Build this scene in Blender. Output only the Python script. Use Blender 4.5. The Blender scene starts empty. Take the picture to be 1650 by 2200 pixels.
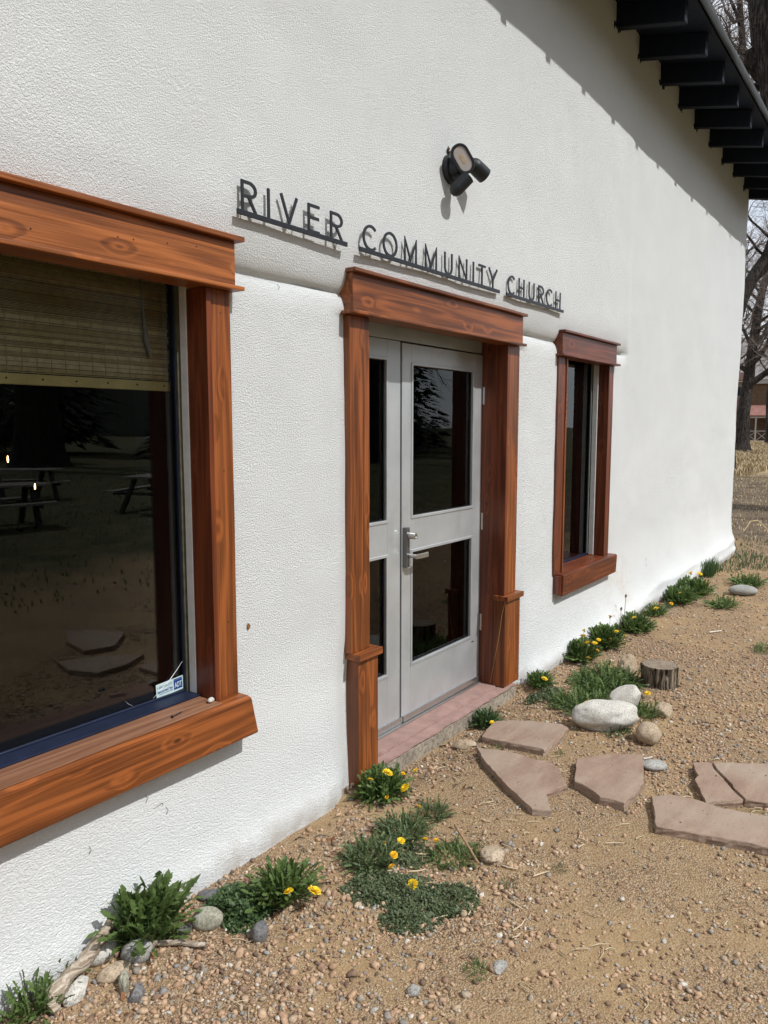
import bpy, bmesh, math, random
import numpy as np
from mathutils import Vector, Matrix, noise as mnoise

# ------------------------------------------------------------------ camera, sky, sun, exposure
scene = bpy.context.scene
COL = scene.collection
GZ = -0.07                      # level of the yard
cam_d = bpy.data.cameras.new("camera")
cam = bpy.data.objects.new("camera", cam_d); COL.objects.link(cam)
cam_d.sensor_fit = 'VERTICAL'; cam_d.sensor_height = 24.0; cam_d.sensor_width = 18.0; cam_d.lens = 18.0
cam_d.clip_start = 0.05; cam_d.clip_end = 5000
TH, PH = math.radians(35.5194), math.radians(6.3288)
FH = Vector((math.cos(TH), math.sin(TH), 0)); CR = Vector((math.sin(TH), -math.cos(TH), 0))
CF = FH * math.cos(PH) + Vector((0, 0, -math.sin(PH))); CU = CR.cross(CF)
CAM = Vector((0, -2.267, 1.72))
cam.matrix_world = Matrix(((CR.x, CU.x, -CF.x, CAM.x), (CR.y, CU.y, -CF.y, CAM.y), (CR.z, CU.z, -CF.z, CAM.z), (0, 0, 0, 1)))
scene.camera = cam

SUN_EL, SUN_AZ = math.radians(50), math.radians(4)     # azimuth: away from -Y towards +X
sdir = Vector((math.sin(SUN_AZ) * math.cos(SUN_EL), -math.cos(SUN_AZ) * math.cos(SUN_EL), math.sin(SUN_EL)))
world = bpy.data.worlds.new("World"); scene.world = world; world.use_nodes = True
wn = world.node_tree; wn.nodes.clear()
w_out = wn.nodes.new("ShaderNodeOutputWorld"); w_bg = wn.nodes.new("ShaderNodeBackground")
w_sky = wn.nodes.new("ShaderNodeTexSky"); w_sky.sky_type = 'NISHITA'; w_sky.sun_disc = False
w_sky.sun_elevation = SUN_EL; w_sky.sun_rotation = math.atan2(sdir.x, sdir.y)
w_sky.altitude = 2000; w_sky.air_density = 1.0; w_sky.dust_density = 2.0
w_tc = wn.nodes.new("ShaderNodeTexCoord"); w_map = wn.nodes.new("ShaderNodeMapping"); w_map.inputs['Scale'].default_value = (1, 1, 2.6)
w_noise = wn.nodes.new("ShaderNodeTexNoise"); w_noise.inputs['Scale'].default_value = 2.4; w_noise.inputs['Detail'].default_value = 8; w_noise.inputs['Roughness'].default_value = .58
w_ramp = wn.nodes.new("ShaderNodeValToRGB")
w_ramp.color_ramp.elements[0].position = .30; w_ramp.color_ramp.elements[0].color = (.62, .62, .62, 1)
w_ramp.color_ramp.elements[1].position = .58; w_ramp.color_ramp.elements[1].color = (1, 1, 1, 1)
w_cl = wn.nodes.new("ShaderNodeValToRGB")
w_cl.color_ramp.elements[0].position = .35; w_cl.color_ramp.elements[0].color = (.60, .64, .70, 1)
w_cl.color_ramp.elements[1].position = .75; w_cl.color_ramp.elements[1].color = (.87, .91, .96, 1)
w_gain = wn.nodes.new("ShaderNodeVectorMath"); w_gain.operation = 'SCALE'; w_gain.inputs['Scale'].default_value = 7.6
w_mix = wn.nodes.new("ShaderNodeMix"); w_mix.data_type = 'RGBA'
wn.links.new(w_tc.outputs['Generated'], w_map.inputs['Vector']); wn.links.new(w_map.outputs[0], w_noise.inputs['Vector'])
wn.links.new(w_noise.outputs['Fac'], w_ramp.inputs[0]); wn.links.new(w_noise.outputs['Fac'], w_cl.inputs[0])
wn.links.new(w_cl.outputs[0], w_gain.inputs[0])
wn.links.new(w_ramp.outputs[0], w_mix.inputs['Factor']); wn.links.new(w_sky.outputs[0], w_mix.inputs[6]); wn.links.new(w_gain.outputs[0], w_mix.inputs[7])
wn.links.new(w_mix.outputs[2], w_bg.inputs['Color']); w_bg.inputs['Strength'].default_value = 0.112
wn.links.new(w_bg.outputs[0], w_out.inputs['Surface'])

sun_d = bpy.data.lights.new("sun", 'SUN'); sun_d.energy = 2.4; sun_d.angle = math.radians(0.8); sun_d.color = (1.0, .985, .955)
sun = bpy.data.objects.new("sun", sun_d); COL.objects.link(sun); sun.location = (6, -10, 14)
sun.rotation_euler = (-sdir).to_track_quat('-Z', 'Y').to_euler()
vs = scene.view_settings
vs.view_transform = 'Standard'; vs.look = 'None'; vs.gamma = 1.0; vs.exposure = 0.70; vs.use_curve_mapping = False
scene.cycles.max_bounces = 8; scene.cycles.transparent_max_bounces = 12
scene.cycles.caustics_reflective = False; scene.cycles.caustics_refractive = False

rng = np.random.default_rng(7); random.seed(7)

# ------------------------------------------------------------------ helpers
def tag(o, label=None, cat=None, group=None, kind=None):
    if label: o["label"] = label
    if cat: o["category"] = cat
    if group: o["group"] = group
    if kind: o["kind"] = kind
    return o
def attach(o, parent):
    """parent keeps its place: child location becomes relative to the parent's"""
    if parent is not None:
        wl = Vector((0, 0, 0)); p = parent
        while p is not None: wl += p.location; p = p.parent
        o.location = o.location - wl
        o.parent = parent
    return o
def empty(name, loc=(0, 0, 0)):
    o = bpy.data.objects.new(name, None); COL.objects.link(o); o.location = loc; o.empty_display_size = .05
    return o
def np_mesh(name, V, Fs, mat=None, smooth=False, mats=None, midx=None):
    """V (n,3) array; Fs: (m,3) or (m,4) array or list of lists"""
    me = bpy.data.meshes.new(name)
    V = np.asarray(V, dtype=np.float32)
    if isinstance(Fs, np.ndarray):
        m, k = Fs.shape
        me.vertices.add(len(V)); me.vertices.foreach_set("co", V.ravel())
        me.loops.add(m * k); me.loops.foreach_set("vertex_index", Fs.astype(np.int32).ravel())
        me.polygons.add(m); me.polygons.foreach_set("loop_start", np.arange(0, m * k, k, dtype=np.int32))
        me.update(calc_edges=True); me.validate()
    else:
        me.from_pydata(V.tolist(), [], Fs); me.update()
    for mm in (mats or ([mat] if mat else [])): me.materials.append(mm)
    if midx is not None: me.polygons.foreach_set("material_index", np.asarray(midx, dtype=np.int32))
    if smooth: me.polygons.foreach_set("use_smooth", np.ones(len(me.polygons), dtype=bool))
    me.update()
    return me
def obj(name, me, parent=None, loc=(0, 0, 0)):
    o = bpy.data.objects.new(name, me); COL.objects.link(o); o.location = loc
    return attach(o, parent)
def bm_obj(name, bm, mat, parent=None, loc=(0, 0, 0), smooth=False):
    me = bpy.data.meshes.new(name); bm.to_mesh(me); bm.free()
    for mm in (mat if isinstance(mat, (list, tuple)) else [mat]): me.materials.append(mm)
    if smooth: me.polygons.foreach_set("use_smooth", np.ones(len(me.polygons), dtype=bool))
    return obj(name, me, parent, loc)
def board(name, x0, x1, y0, y1, z0, z1, mat, parent=None, bevel=.003, axis=None, wob=0.0):
    """box with bevelled edges; the local X axis runs along the length so that the grain follows it"""
    c = Vector(((x0 + x1) / 2, (y0 + y1) / 2, (z0 + z1) / 2)); d = [x1 - x0, y1 - y0, z1 - z0]
    if axis is None: axis = 'XYZ'[max(range(3), key=lambda i: d[i])]
    if axis == 'X': L = d; rot = (0, 0, 0)
    elif axis == 'Z': L = [d[2], d[1], d[0]]; rot = (0, -math.pi / 2, 0)
    else: L = [d[1], d[0], d[2]]; rot = (0, 0, math.pi / 2)
    bm = bmesh.new(); bmesh.ops.create_cube(bm, size=1)
    for v in bm.verts: v.co = Vector((v.co.x * L[0], v.co.y * L[1], v.co.z * L[2]))
    if wob > 0:
        n = max(2, int(L[0] / .15))
        ed = [e for e in bm.edges if abs(e.verts[0].co.x - e.verts[1].co.x) > L[0] * .9]
        bmesh.ops.subdivide_edges(bm, edges=ed, cuts=n)
    if bevel > 0:
        be = [e for e in bm.edges if len(e.link_faces) == 2 and e.calc_face_angle(0) > .5]
        bmesh.ops.bevel(bm, geom=be, offset=min(bevel, min(L) * .3), segments=2, affect='EDGES', profile=.6)
    if wob > 0:
        off = Vector((random.random() * 50, random.random() * 50, random.random() * 50))
        for v in bm.verts:
            v.co += mnoise.noise_vector(v.co * 4 + off) * wob
    o = bm_obj(name, bm, mat, None, c)
    o.rotation_euler = rot
    return attach(o, parent)
def prism_x(name, prof, x0, x1, mat, parent=None, x0b=None, x1b=None, bevel=.003):
    """profile of (y, z) points swept along X (ends may be cut at an angle by z)"""
    bm = bmesh.new(); zs = [p[1] for p in prof]; za, zb = min(zs), max(zs)
    c = Vector(((x0 + x1) / 2, sum(p[0] for p in prof) / len(prof), (za + zb) / 2))
    def xe(z, t, b): return b + (t - b) * (z - za) / (zb - za) if b is not None else t
    A = [bm.verts.new(Vector((xe(z, x0, x0b), y, z)) - c) for y, z in prof]
    B = [bm.verts.new(Vector((xe(z, x1, x1b), y, z)) - c) for y, z in prof]
    n = len(prof)
    bm.faces.new(A[::-1]); bm.faces.new(B)
    for i in range(n): bm.faces.new((A[i], A[(i + 1) % n], B[(i + 1) % n], B[i]))
    bmesh.ops.recalc_face_normals(bm, faces=bm.faces[:])
    if bevel: bmesh.ops.bevel(bm, geom=bm.edges[:], offset=bevel, segments=2, affect='EDGES')
    o = bm_obj(name, bm, mat, None, c)
    return attach(o, parent)
def lathe(bm, prof, origin, axis, seg=24):
    """profile of (distance along axis, radius)"""
    a = Vector(axis).normalized(); t = a.orthogonal().normalized(); b = a.cross(t); o = Vector(origin)
    rings = []
    for h, r in prof:
        if r < 1e-5: rings.append([bm.verts.new(o + a * h)])
        else: rings.append([bm.verts.new(o + a * h + (t * math.cos(2 * math.pi * k / seg) + b * math.sin(2 * math.pi * k / seg)) * r) for k in range(seg)])
    for R0, R1 in zip(rings, rings[1:]):
        if len(R0) == 1 and len(R1) == 1: continue
        for k in range(seg):
            k2 = (k + 1) % seg
            if len(R0) == 1: bm.faces.new((R0[0], R1[k2], R1[k]))
            elif len(R1) == 1: bm.faces.new((R0[k], R0[k2], R1[0]))
            else: bm.faces.new((R0[k], R0[k2], R1[k2], R1[k]))
    return rings
def lathe_obj(name, prof, origin, axis, mat, parent=None, seg=24, smooth=False):
    bm = bmesh.new(); lathe(bm, prof, (0, 0, 0), axis, seg); bmesh.ops.recalc_face_normals(bm, faces=bm.faces[:])
    o = bm_obj(name, bm, mat, parent, origin)
    if smooth:
        for p in o.data.polygons: p.use_smooth = True
    return o
class Tubes:
    """collects tapered tubes into one mesh"""
    def __init__(s): s.V = []; s.F = []; s.n = 0
    def add(s, pts, rad, k=5, rough=0.0):
        pts = np.asarray(pts, float); rad = np.asarray(rad, float); m = len(pts)
        T = np.gradient(pts, axis=0); T /= np.linalg.norm(T, axis=1)[:, None] + 1e-9
        ref = np.array([0.3, 0.2, 0.93]) if abs(T[0, 2]) < .9 else np.array([1., 0.1, 0])
        Nn = np.cross(T, ref); Nn /= np.linalg.norm(Nn, axis=1)[:, None] + 1e-9; B = np.cross(T, Nn)
        a = np.arange(k) * 2 * np.pi / k
        rr = rad[:, None] * (1 + rough * rng.standard_normal((m, k))) if rough else rad[:, None] * np.ones((1, k))
        P = pts[:, None] + rr[..., None] * (Nn[:, None] * np.cos(a)[None, :, None] + B[:, None] * np.sin(a)[None, :, None])
        idx = s.n + np.arange(m * k).reshape(m, k)
        q = np.stack([idx[:-1], np.roll(idx, -1, 1)[:-1], np.roll(idx, -1, 1)[1:], idx[1:]], -1).reshape(-1, 4)
        s.V.append(P.reshape(-1, 3)); s.F.append(q); s.n += m * k
        c = len(s.V)
    def mesh(s, name, mat, smooth=True):
        return np_mesh(name, np.concatenate(s.V), np.concatenate(s.F), mat, smooth)

# value noise in numpy (for large grids)
def _hash(ix, iy, seed):
    h = (ix * 374761393 + iy * 668265263 + seed * 974711) & 0x7fffffff
    h = ((h ^ (h >> 13)) * 1274126177) & 0x7fffffff
    return ((h ^ (h >> 16)) & 0xffff) / 65535.0
def vnoise(x, y, seed=0):
    x = np.asarray(x, float); y = np.asarray(y, float)
    ix = np.floor(x).astype(np.int64); iy = np.floor(y).astype(np.int64); fx = x - ix; fy = y - iy
    fx = fx * fx * (3 - 2 * fx); fy = fy * fy * (3 - 2 * fy)
    a = _hash(ix, iy, seed); b = _hash(ix + 1, iy, seed); c = _hash(ix, iy + 1, seed); d = _hash(ix + 1, iy + 1, seed)
    return (a + (b - a) * fx) * (1 - fy) + (c + (d - c) * fx) * fy
def fbm(x, y, seed=0, oct=4):
    r = 0; amp = .5
    for i in range(oct):
        r = r + amp * (vnoise(x, y, seed + i * 17) - .5) * 2; x = np.asarray(x) * 2.03 + 3.1; y = np.asarray(y) * 2.03 + 1.7; amp *= .5
    return r

# ------------------------------------------------------------------ materials
class M:
    def __init__(s, name, rough=.7, spec=.5):
        s.m = bpy.data.materials.new(name); s.m.use_nodes = True; s.t = s.m.node_tree; s.t.nodes.clear()
        s.out = s.n("ShaderNodeOutputMaterial"); s.p = s.n("ShaderNodeBsdfPrincipled")
        s.p.inputs['Roughness'].default_value = rough; s.p.inputs['Specular IOR Level'].default_value = spec
        s.l(s.p.outputs[0], s.out.inputs['Surface'])
    def n(s, typ, **kw):
        nd = s.t.nodes.new(typ)
        for k, v in kw.items(): setattr(nd, k, v)
        return nd
    def l(s, a, b): s.t.links.new(a, b)
    def set(s, sock, v):
        if hasattr(v, 'is_linked') or isinstance(v, bpy.types.NodeSocket): s.l(v, sock)
        else: sock.default_value = v
    def coords(s, which='Object', scale=(1, 1, 1), loc=(0, 0, 0), rot=(0, 0, 0)):
        tc = s.n("ShaderNodeTexCoord"); mp = s.n("ShaderNodeMapping")
        mp.inputs['Scale'].default_value = scale; mp.inputs['Location'].default_value = loc; mp.inputs['Rotation'].default_value = rot
        s.l(tc.outputs[which], mp.inputs['Vector']); return mp.outputs[0]
    def noise(s, vec, scale, detail=4, rough=.55, dist=0):
        nd = s.n("ShaderNodeTexNoise"); nd.inputs['Scale'].default_value = scale; nd.inputs['Detail'].default_value = detail
        nd.inputs['Roughness'].default_value = rough; nd.inputs['Distortion'].default_value = dist
        if vec is not None: s.l(vec, nd.inputs['Vector'])
        return nd.outputs['Fac']
    def voro(s, vec, scale, feature='F1', out='Distance', rand=1.0):
        nd = s.n("ShaderNodeTexVoronoi", feature=feature); nd.inputs['Scale'].default_value = scale; nd.inputs['Randomness'].default_value = rand
        if vec is not None: s.l(vec, nd.inputs['Vector'])
        return nd.outputs[out]
    def ramp(s, fac, stops, interp='LINEAR'):
        nd = s.n("ShaderNodeValToRGB"); nd.color_ramp.interpolation = interp; e = nd.color_ramp.elements
        while len(e) < len(stops): e.new(.5)
        for i, (p, c) in enumerate(stops):
            e[i].position = p; e[i].color = (*c, 1) if isinstance(c, tuple) else (c, c, c, 1)
        s.l(fac, nd.inputs[0]); return nd.outputs[0]
    def math(s, op, a, b=0.0, c=0.0):
        nd = s.n("ShaderNodeMath", operation=op)
        for i, v in enumerate((a, b, c)): s.set(nd.inputs[i], v)
        return nd.outputs[0]
    def mix(s, fac, a, b, blend='MIX'):
        nd = s.n("ShaderNodeMix", data_type='RGBA', blend_type=blend)
        s.set(nd.inputs['Factor'], fac)
        for sock, v in ((nd.inputs[6], a), (nd.inputs[7], b)):
            if isinstance(v, tuple): sock.default_value = (*v, 1)
            else: s.set(sock, v)
        return nd.outputs[2]
    def sep(s, vec):
        nd = s.n("ShaderNodeSeparateXYZ"); s.l(vec, nd.inputs[0]); return nd.outputs
    def comb(s, x, y, z):
        nd = s.n("ShaderNodeCombineXYZ")
        for i, v in enumerate((x, y, z)): s.set(nd.inputs[i], v)
        return nd.outputs[0]
    def color(s, v):
        if isinstance(v, tuple): s.p.inputs['Base Color'].default_value = (*v, 1)
        else: s.l(v, s.p.inputs['Base Color'])
        return s
    def rough(s, v): s.set(s.p.inputs['Roughness'], v); return s
    def bump(s, h, strength=.5, dist=.01):
        nd = s.n("ShaderNodeBump"); nd.inputs['Strength'].default_value = strength; nd.inputs['Distance'].default_value = dist
        s.l(h, nd.inputs['Height']); s.l(nd.outputs[0], s.p.inputs['Normal']); return s
    def objrand(s): return s.n("ShaderNodeObjectInfo").outputs['Random']
    def island(s): return s.n("ShaderNodeNewGeometry").outputs['Random Per Island']

def plain(name, col, rough=.6, spec=.4, metal=0.0, var=.12, nscale=30, bump=0.0):
    m = M(name, rough, spec); v = m.coords(); n = m.noise(v, nscale, 4)
    lo = tuple(c * (1 - var) for c in col); hi = tuple(min(1, c * (1 + var)) for c in col)
    m.color(m.ramp(n, [(.3, lo), (.7, hi)])); m.p.inputs['Metallic'].default_value = metal
    if bump: m.bump(n, .5, bump)
    return m.m

def mat_stucco():
    m = M("stucco", .92, .15); v = m.coords()
    big = m.noise(v, .9, 3); med = m.noise(v, 6, 4)
    col = m.ramp(big, [(.3, (.755, .772, .770)), (.7, (.80, .815, .810))])
    col = m.mix(m.ramp(med, [(.45, 0.0), (.75, .20)]), col, (.715, .73, .725))
    # splashed dirt low on the wall
    x, y, z = m.sep(v)
    low = m.math('SUBTRACT', 1.0, m.math('DIVIDE', m.math('ADD', z, .08), .22), 0)
    dn = m.noise(v, 9, 6, .7)
    dirt = m.math('MULTIPLY', m.ramp(low, [(0.2, 0.0), (1.0, 1.0)]), m.ramp(dn, [(.42, 0.0), (.62, 1.0)]))
    col = m.mix(m.math('MULTIPLY', dirt, .5), col, (.36, .27, .19))
    # rust-brown run below the small window
    sx = m.math('DIVIDE', m.math('SUBTRACT', x, 6.75), .45); sz = m.math('DIVIDE', m.math('SUBTRACT', z, .28), .38)
    g = m.math('ADD', m.math('MULTIPLY', sx, sx), m.math('MULTIPLY', sz, sz))
    st = m.math('MULTIPLY', m.ramp(g, [(0.0, 1.0), (1.0, 0.0)]), m.ramp(m.noise(v, 5, 5, .65), [(.4, 0.0), (.7, .5)]))
    col = m.mix(st, col, (.60, .47, .36))
    m.color(col)
    # grain: lumps of aggregate, dragged sideways near the ground
    vb = m.coords(scale=(.6, .6, 1.15)); drag = m.ramp(z, [(.25, 1.0), (.75, 0.0)])
    g1 = m.noise(v, 165, 3, .75); g2 = m.noise(vb, 165, 3, .7, .2)
    gg = m.mix(drag, g1, g2); gg = m.math('ADD', m.ramp(gg, [(.36, 0.0), (.66, 1.0)]), m.math('MULTIPLY', m.noise(v, 52, 4, .65), .75))
    m.bump(gg, .85, .0052)
    return m.m
def mat_wood(name, dark, light, knotty=1.0):
    m = M(name, .36, .45)
    v = m.coords(); r = m.objrand()
    off = m.comb(m.math('MULTIPLY', r, 37.0), m.math('MULTIPLY', r, 11.0), m.math('MULTIPLY', r, 23.0))
    va = m.n("ShaderNodeVectorMath", operation='ADD'); m.l(v, va.inputs[0]); m.l(off, va.inputs[1]); vv = va.outputs[0]
    def sc(s):
        q = m.n("ShaderNodeVectorMath", operation='MULTIPLY'); m.l(vv, q.inputs[0]); q.inputs[1].default_value = s; return q.outputs[0]
    # knots: sparse cells
    kv = m.n("ShaderNodeTexVoronoi"); kv.inputs['Scale'].default_value = 1.0; m.l(sc((5.2, 12, 12)), kv.inputs['Vector'])
    kd = kv.outputs['Distance']; kc = m.sep(kv.outputs['Color'])[0]
    on = m.ramp(kc, [(.66, 0.0), (.70, 1.0)])
    kf = m.math('MULTIPLY', m.ramp(kd, [(0.0, 1.0), (.16, .55), (.42, 0.0)]), on)
    base = m.noise(sc((.55, 8.5, 8.5)), 1.0, 2, .45, .12)
    ringv = m.math('ADD', m.math('MULTIPLY', base, 46.0), m.math('MULTIPLY', kf, 11.0 * knotty))
    rings = m.math('ADD', m.math('MULTIPLY', m.math('SINE', ringv), .5), .5)
    rings = m.math('POWER', rings, 1.6)
    fine = m.noise(sc((3.0, 150, 150)), 1.0, 3, .6)
    blot = m.noise(sc((1.1, 6, 6)), 1.0, 4, .6); streak = m.noise(sc((.8, 55, 55)), 1.0, 4, .65, .1)
    f = m.math('ADD', m.math('MULTIPLY', rings, .21), m.math('MULTIPLY', fine, .46)); f = m.math('ADD', f, m.math('ADD', m.math('MULTIPLY', blot, .46), m.math('MULTIPLY', m.math('SUBTRACT', streak, .20), .68)))
    mid = tuple((a * .60 + b * .40) for a, b in zip(dark, light))
    col = m.ramp(f, [(.42, dark), (.66, mid), (.94, light)])
    core = m.math('MULTIPLY', m.ramp(kd, [(0.0, 1.0), (.07, .9), (.13, 0.0)]), on)
    col = m.mix(m.math('MULTIPLY', core, .72), col, tuple(c * .30 for c in dark))
    halo = m.math('MULTIPLY', m.ramp(kd, [(.10, 0.0), (.18, .6), (.36, 0.0)]), on)
    col = m.mix(m.math('MULTIPLY', halo, .25), col, tuple(min(1, c * 1.25) for c in light))
    m.color(col); m.rough(m.ramp(fine, [(.3, .30), (.7, .50)]))
    m.bump(m.math('ADD', fine, m.math('MULTIPLY', rings, .4)), .35, .0012)
    return m.m
def mat_glass(name, tint):
    m = bpy.data.materials.new(name); m.use_nodes = True; t = m.node_tree; t.nodes.clear()
    o = t.nodes.new("ShaderNodeOutputMaterial"); mx = t.nodes.new("ShaderNodeMixShader"); fr = t.nodes.new("ShaderNodeFresnel"); fr.inputs[0].default_value = 1.42
    tr = t.nodes.new("ShaderNodeBsdfTransparent"); tr.inputs[0].default_value = (*tint, 1)
    gl = t.nodes.new("ShaderNodeBsdfGlossy"); gl.inputs['Roughness'].default_value = 0.0; gl.inputs['Color'].default_value = (.9, .92, .92, 1)
    tc = t.nodes.new("ShaderNodeTexCoord"); nz = t.nodes.new("ShaderNodeTexNoise"); nz.inputs['Scale'].default_value = 2.2; nz.inputs['Detail'].default_value = 1
    bp = t.nodes.new("ShaderNodeBump"); bp.inputs['Strength'].default_value = .08; bp.inputs['Distance'].default_value = .01
    t.links.new(tc.outputs['Object'], nz.inputs['Vector']); t.links.new(nz.outputs['Fac'], bp.inputs['Height']); t.links.new(bp.outputs[0], gl.inputs['Normal'])
    t.links.new(fr.outputs[0], mx.inputs[0]); t.links.new(tr.outputs[0], mx.inputs[1]); t.links.new(gl.outputs[0], mx.inputs[2]); t.links.new(mx.outputs[0], o.inputs['Surface'])
    return m
def mat_ground():
    m = M("yard_ground", .95, .1); v = m.coords(); x, y, z = m.sep(v)
    n1 = m.noise(v, 1.7, 5, .6); n2 = m.noise(v, 14, 5, .65); n3 = m.noise(v, 90, 3, .6)
    dirt = m.ramp(n2, [(.3, (.240, .160, .082)), (.55, (.330, .227, .120)), (.8, (.405, .294, .166))])
    vc = m.n("ShaderNodeTexVoronoi"); vc.inputs['Scale'].default_value = 135; m.l(v, vc.inputs['Vector'])
    peb = m.ramp(m.sep(vc.outputs['Color'])[0], [(0.0, (.20, .133, .078)), (.3, (.345, .230, .138)), (.6, (.445, .308, .188)), (.85, (.50, .38, .25)), (1.0, (.32, .28, .235))])
    peb = m.mix(m.ramp(vc.outputs['Distance'], [(.3, 0.0), (.75, .75)]), peb, (.11, .075, .048))
    gm = m.ramp(m.math('ADD', n1, m.math('MULTIPLY', n2, .35)), [(.56, .22), (.80, .92)])
    col = m.mix(gm, dirt, peb)
    # beyond the gravel: darker brown ground, then straw-coloured meadow
    d = m.math('ADD', m.math('MULTIPLY', m.noise(v, .5, 4), 6.0), m.math('ADD', x, m.math('MULTIPLY', y, -.35)))
    soil = m.ramp(m.noise(v, 1.2, 6, .7), [(.35, (.085, .064, .046)), (.6, (.16, .122, .085)), (.8, (.25, .195, .13))])
    soil = m.mix(m.ramp(m.noise(v, .45, 3), [(.55, 0.0), (.75, .45)]), soil, (.06, .066, .034))
    col = m.mix(m.ramp(m.math('DIVIDE', d, 60.0), [(.245, 0.0), (.275, 1.0)]), col, soil)
    straw = m.ramp(m.noise(v, .8, 6, .7), [(.3, (.27, .20, .115)), (.7, (.44, .345, .21))])
    col = m.mix(m.ramp(m.math('DIVIDE', d, 100.0), [(.30, 0.0), (.36, 1.0)]), col, straw)
    # the other side of the yard: thin dark grass
    ys = m.ramp(m.math('DIVIDE', m.math('SUBTRACT', m.math('MULTIPLY', y, -1.0), m.math('MULTIPLY', m.noise(v, .6, 4), 3.0)), 20.0), [(.17, 0.0), (.27, 1.0)])
    grass = m.ramp(m.noise(v, 2.0, 6, .7), [(.35, (.055, .062, .03)), (.6, (.11, .10, .055)), (.8, (.19, .15, .09))])
    col = m.mix(ys, col, grass)
    m.color(col)
    h = m.math('ADD', m.math('MULTIPLY', n3, .5), m.math('MULTIPLY', m.math('SUBTRACT', 1.0, vc.outputs['Distance']), gm))
    m.bump(h, .7, .012)
    return m.m
def mat_island(name, stops, rough=.85, bump=None, spec=.25, noise_mix=.25, nscale=120, sheen=0):
    """one colour per loose piece, drawn from a ramp"""
    m = M(name, rough, spec); v = m.coords(); col = m.ramp(m.island(), stops)
    n = m.noise(v, nscale, 4, .6)
    col = m.mix(noise_mix, col, m.mix(1.0, col, m.ramp(n, [(.3, .35), (.7, 1.5)]), 'MULTIPLY'))
    m.color(col)
    if bump: m.bump(n, .6, bump)
    return m.m
def mat_leaf(name, lo, hi, rough=.5):
    m = M(name, rough, .35); v = m.coords()
    c = m.ramp(m.island(), [(0.0, lo), (1.0, hi)])
    n = m.noise(v, 60, 3); c = m.mix(.35, c, m.mix(1.0, c, m.ramp(n, [(.3, .5), (.7, 1.4)]), 'MULTIPLY'))
    m.color(c)
    tl = m.n("ShaderNodeBsdfTranslucent"); m.l(c, tl.inputs['Color'])
    mx = m.n("ShaderNodeMixShader"); mx.inputs[0].default_value = .30
    m.l(m.p.outputs[0], mx.inputs[1]); m.l(tl.outputs[0], mx.inputs[2]); m.l(mx.outputs[0], m.out.inputs['Surface'])
    return m.m
def mat_rock(name, a, b, c, scale=9, speck=120, bump=.006):
    m = M(name, .85, .25); v = m.coords(); r = m.objrand()
    off = m.comb(m.math('MULTIPLY', r, 31.0), m.math('MULTIPLY', r, 17.0), r)
    va = m.n("ShaderNodeVectorMath", operation='ADD'); m.l(v, va.inputs[0]); m.l(off, va.inputs[1]); vv = va.outputs[0]
    n = m.noise(vv, scale, 5, .6, .5); s = m.noise(vv, speck, 3, .7)
    col = m.ramp(n, [(.3, a), (.55, b), (.75, c)])
    col = m.mix(m.ramp(s, [(.5, 0.0), (.66, .75)]), col, tuple(k * .45 for k in a))
    col = m.mix(m.ramp(s, [(.30, .5), (.42, 0.0)]), col, tuple(min(.85, k * 1.3) for k in c))
    m.color(col); m.bump(m.math('ADD', m.math('MULTIPLY', n, 1.2), m.math('MULTIPLY', s, .5)), .6, bump)
    return m.m
def mat_flag():
    m = M("sandstone", .88, .2); v = m.coords(); r = m.objrand()
    off = m.comb(m.math('MULTIPLY', r, 31.0), m.math('MULTIPLY', r, 17.0), r)
    va = m.n("ShaderNodeVectorMath", operation='ADD'); m.l(v, va.inputs[0]); m.l(off, va.inputs[1]); vv = va.outputs[0]
    mp = m.n("ShaderNodeMapping"); mp.inputs['Scale'].default_value = (1.2, 4.0, 14); mp.inputs['Rotation'].default_value = (0, 0, .9); m.l(vv, mp.inputs['Vector'])
    n = m.noise(mp.outputs[0], 3.0, 6, .62, .3); f = m.noise(vv, 70, 4, .65); b = m.noise(vv, 2.2, 3)
    col = m.ramp(n, [(.3, (.225, .150, .110)), (.5, (.280, .195, .147)), (.75, (.345, .255, .195))])
    col = m.mix(m.ramp(b, [(.45, 0.0), (.7, .7)]), col, (.35, .282, .222))
    col = m.mix(m.ramp(f, [(.56, 0.0), (.72, .6)]), col, (.16, .105, .085))
    # dust lying on it
    col = m.mix(m.ramp(m.noise(vv, 5, 6, .7), [(.55, 0.0), (.75, .45)]), col, (.40, .32, .24))
    m.color(col); m.bump(m.math('ADD', m.math('MULTIPLY', n, 1.4), m.math('MULTIPLY', f, .4)), .55, .006)
    return m.m
def mat_bark(name, dark, light, sx=9, dist=.03, stretch=(1, 1, .13)):
    m = M(name, .95, .1); v = m.coords(scale=stretch); n = m.noise(v, sx, 6, .7, 1.2)
    g = m.ramp(m.noise(v, sx * .8, 4, .65, 2.0), [(.40, 0.0), (.56, 1.0)])
    col = m.mix(g, dark, m.ramp(n, [(.3, tuple((p + q) / 2 for p, q in zip(dark, light))), (.7, light)]))
    m.color(col); m.bump(m.math('ADD', g, n), .9, dist)
    return m.m
def mat_emit(name, col, s):
    m = M(name); m.p.inputs['Base Color'].default_value = (*col, 1); m.p.inputs['Emission Color'].default_value = (*col, 1); m.p.inputs['Emission Strength'].default_value = s
    return m.m
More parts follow.
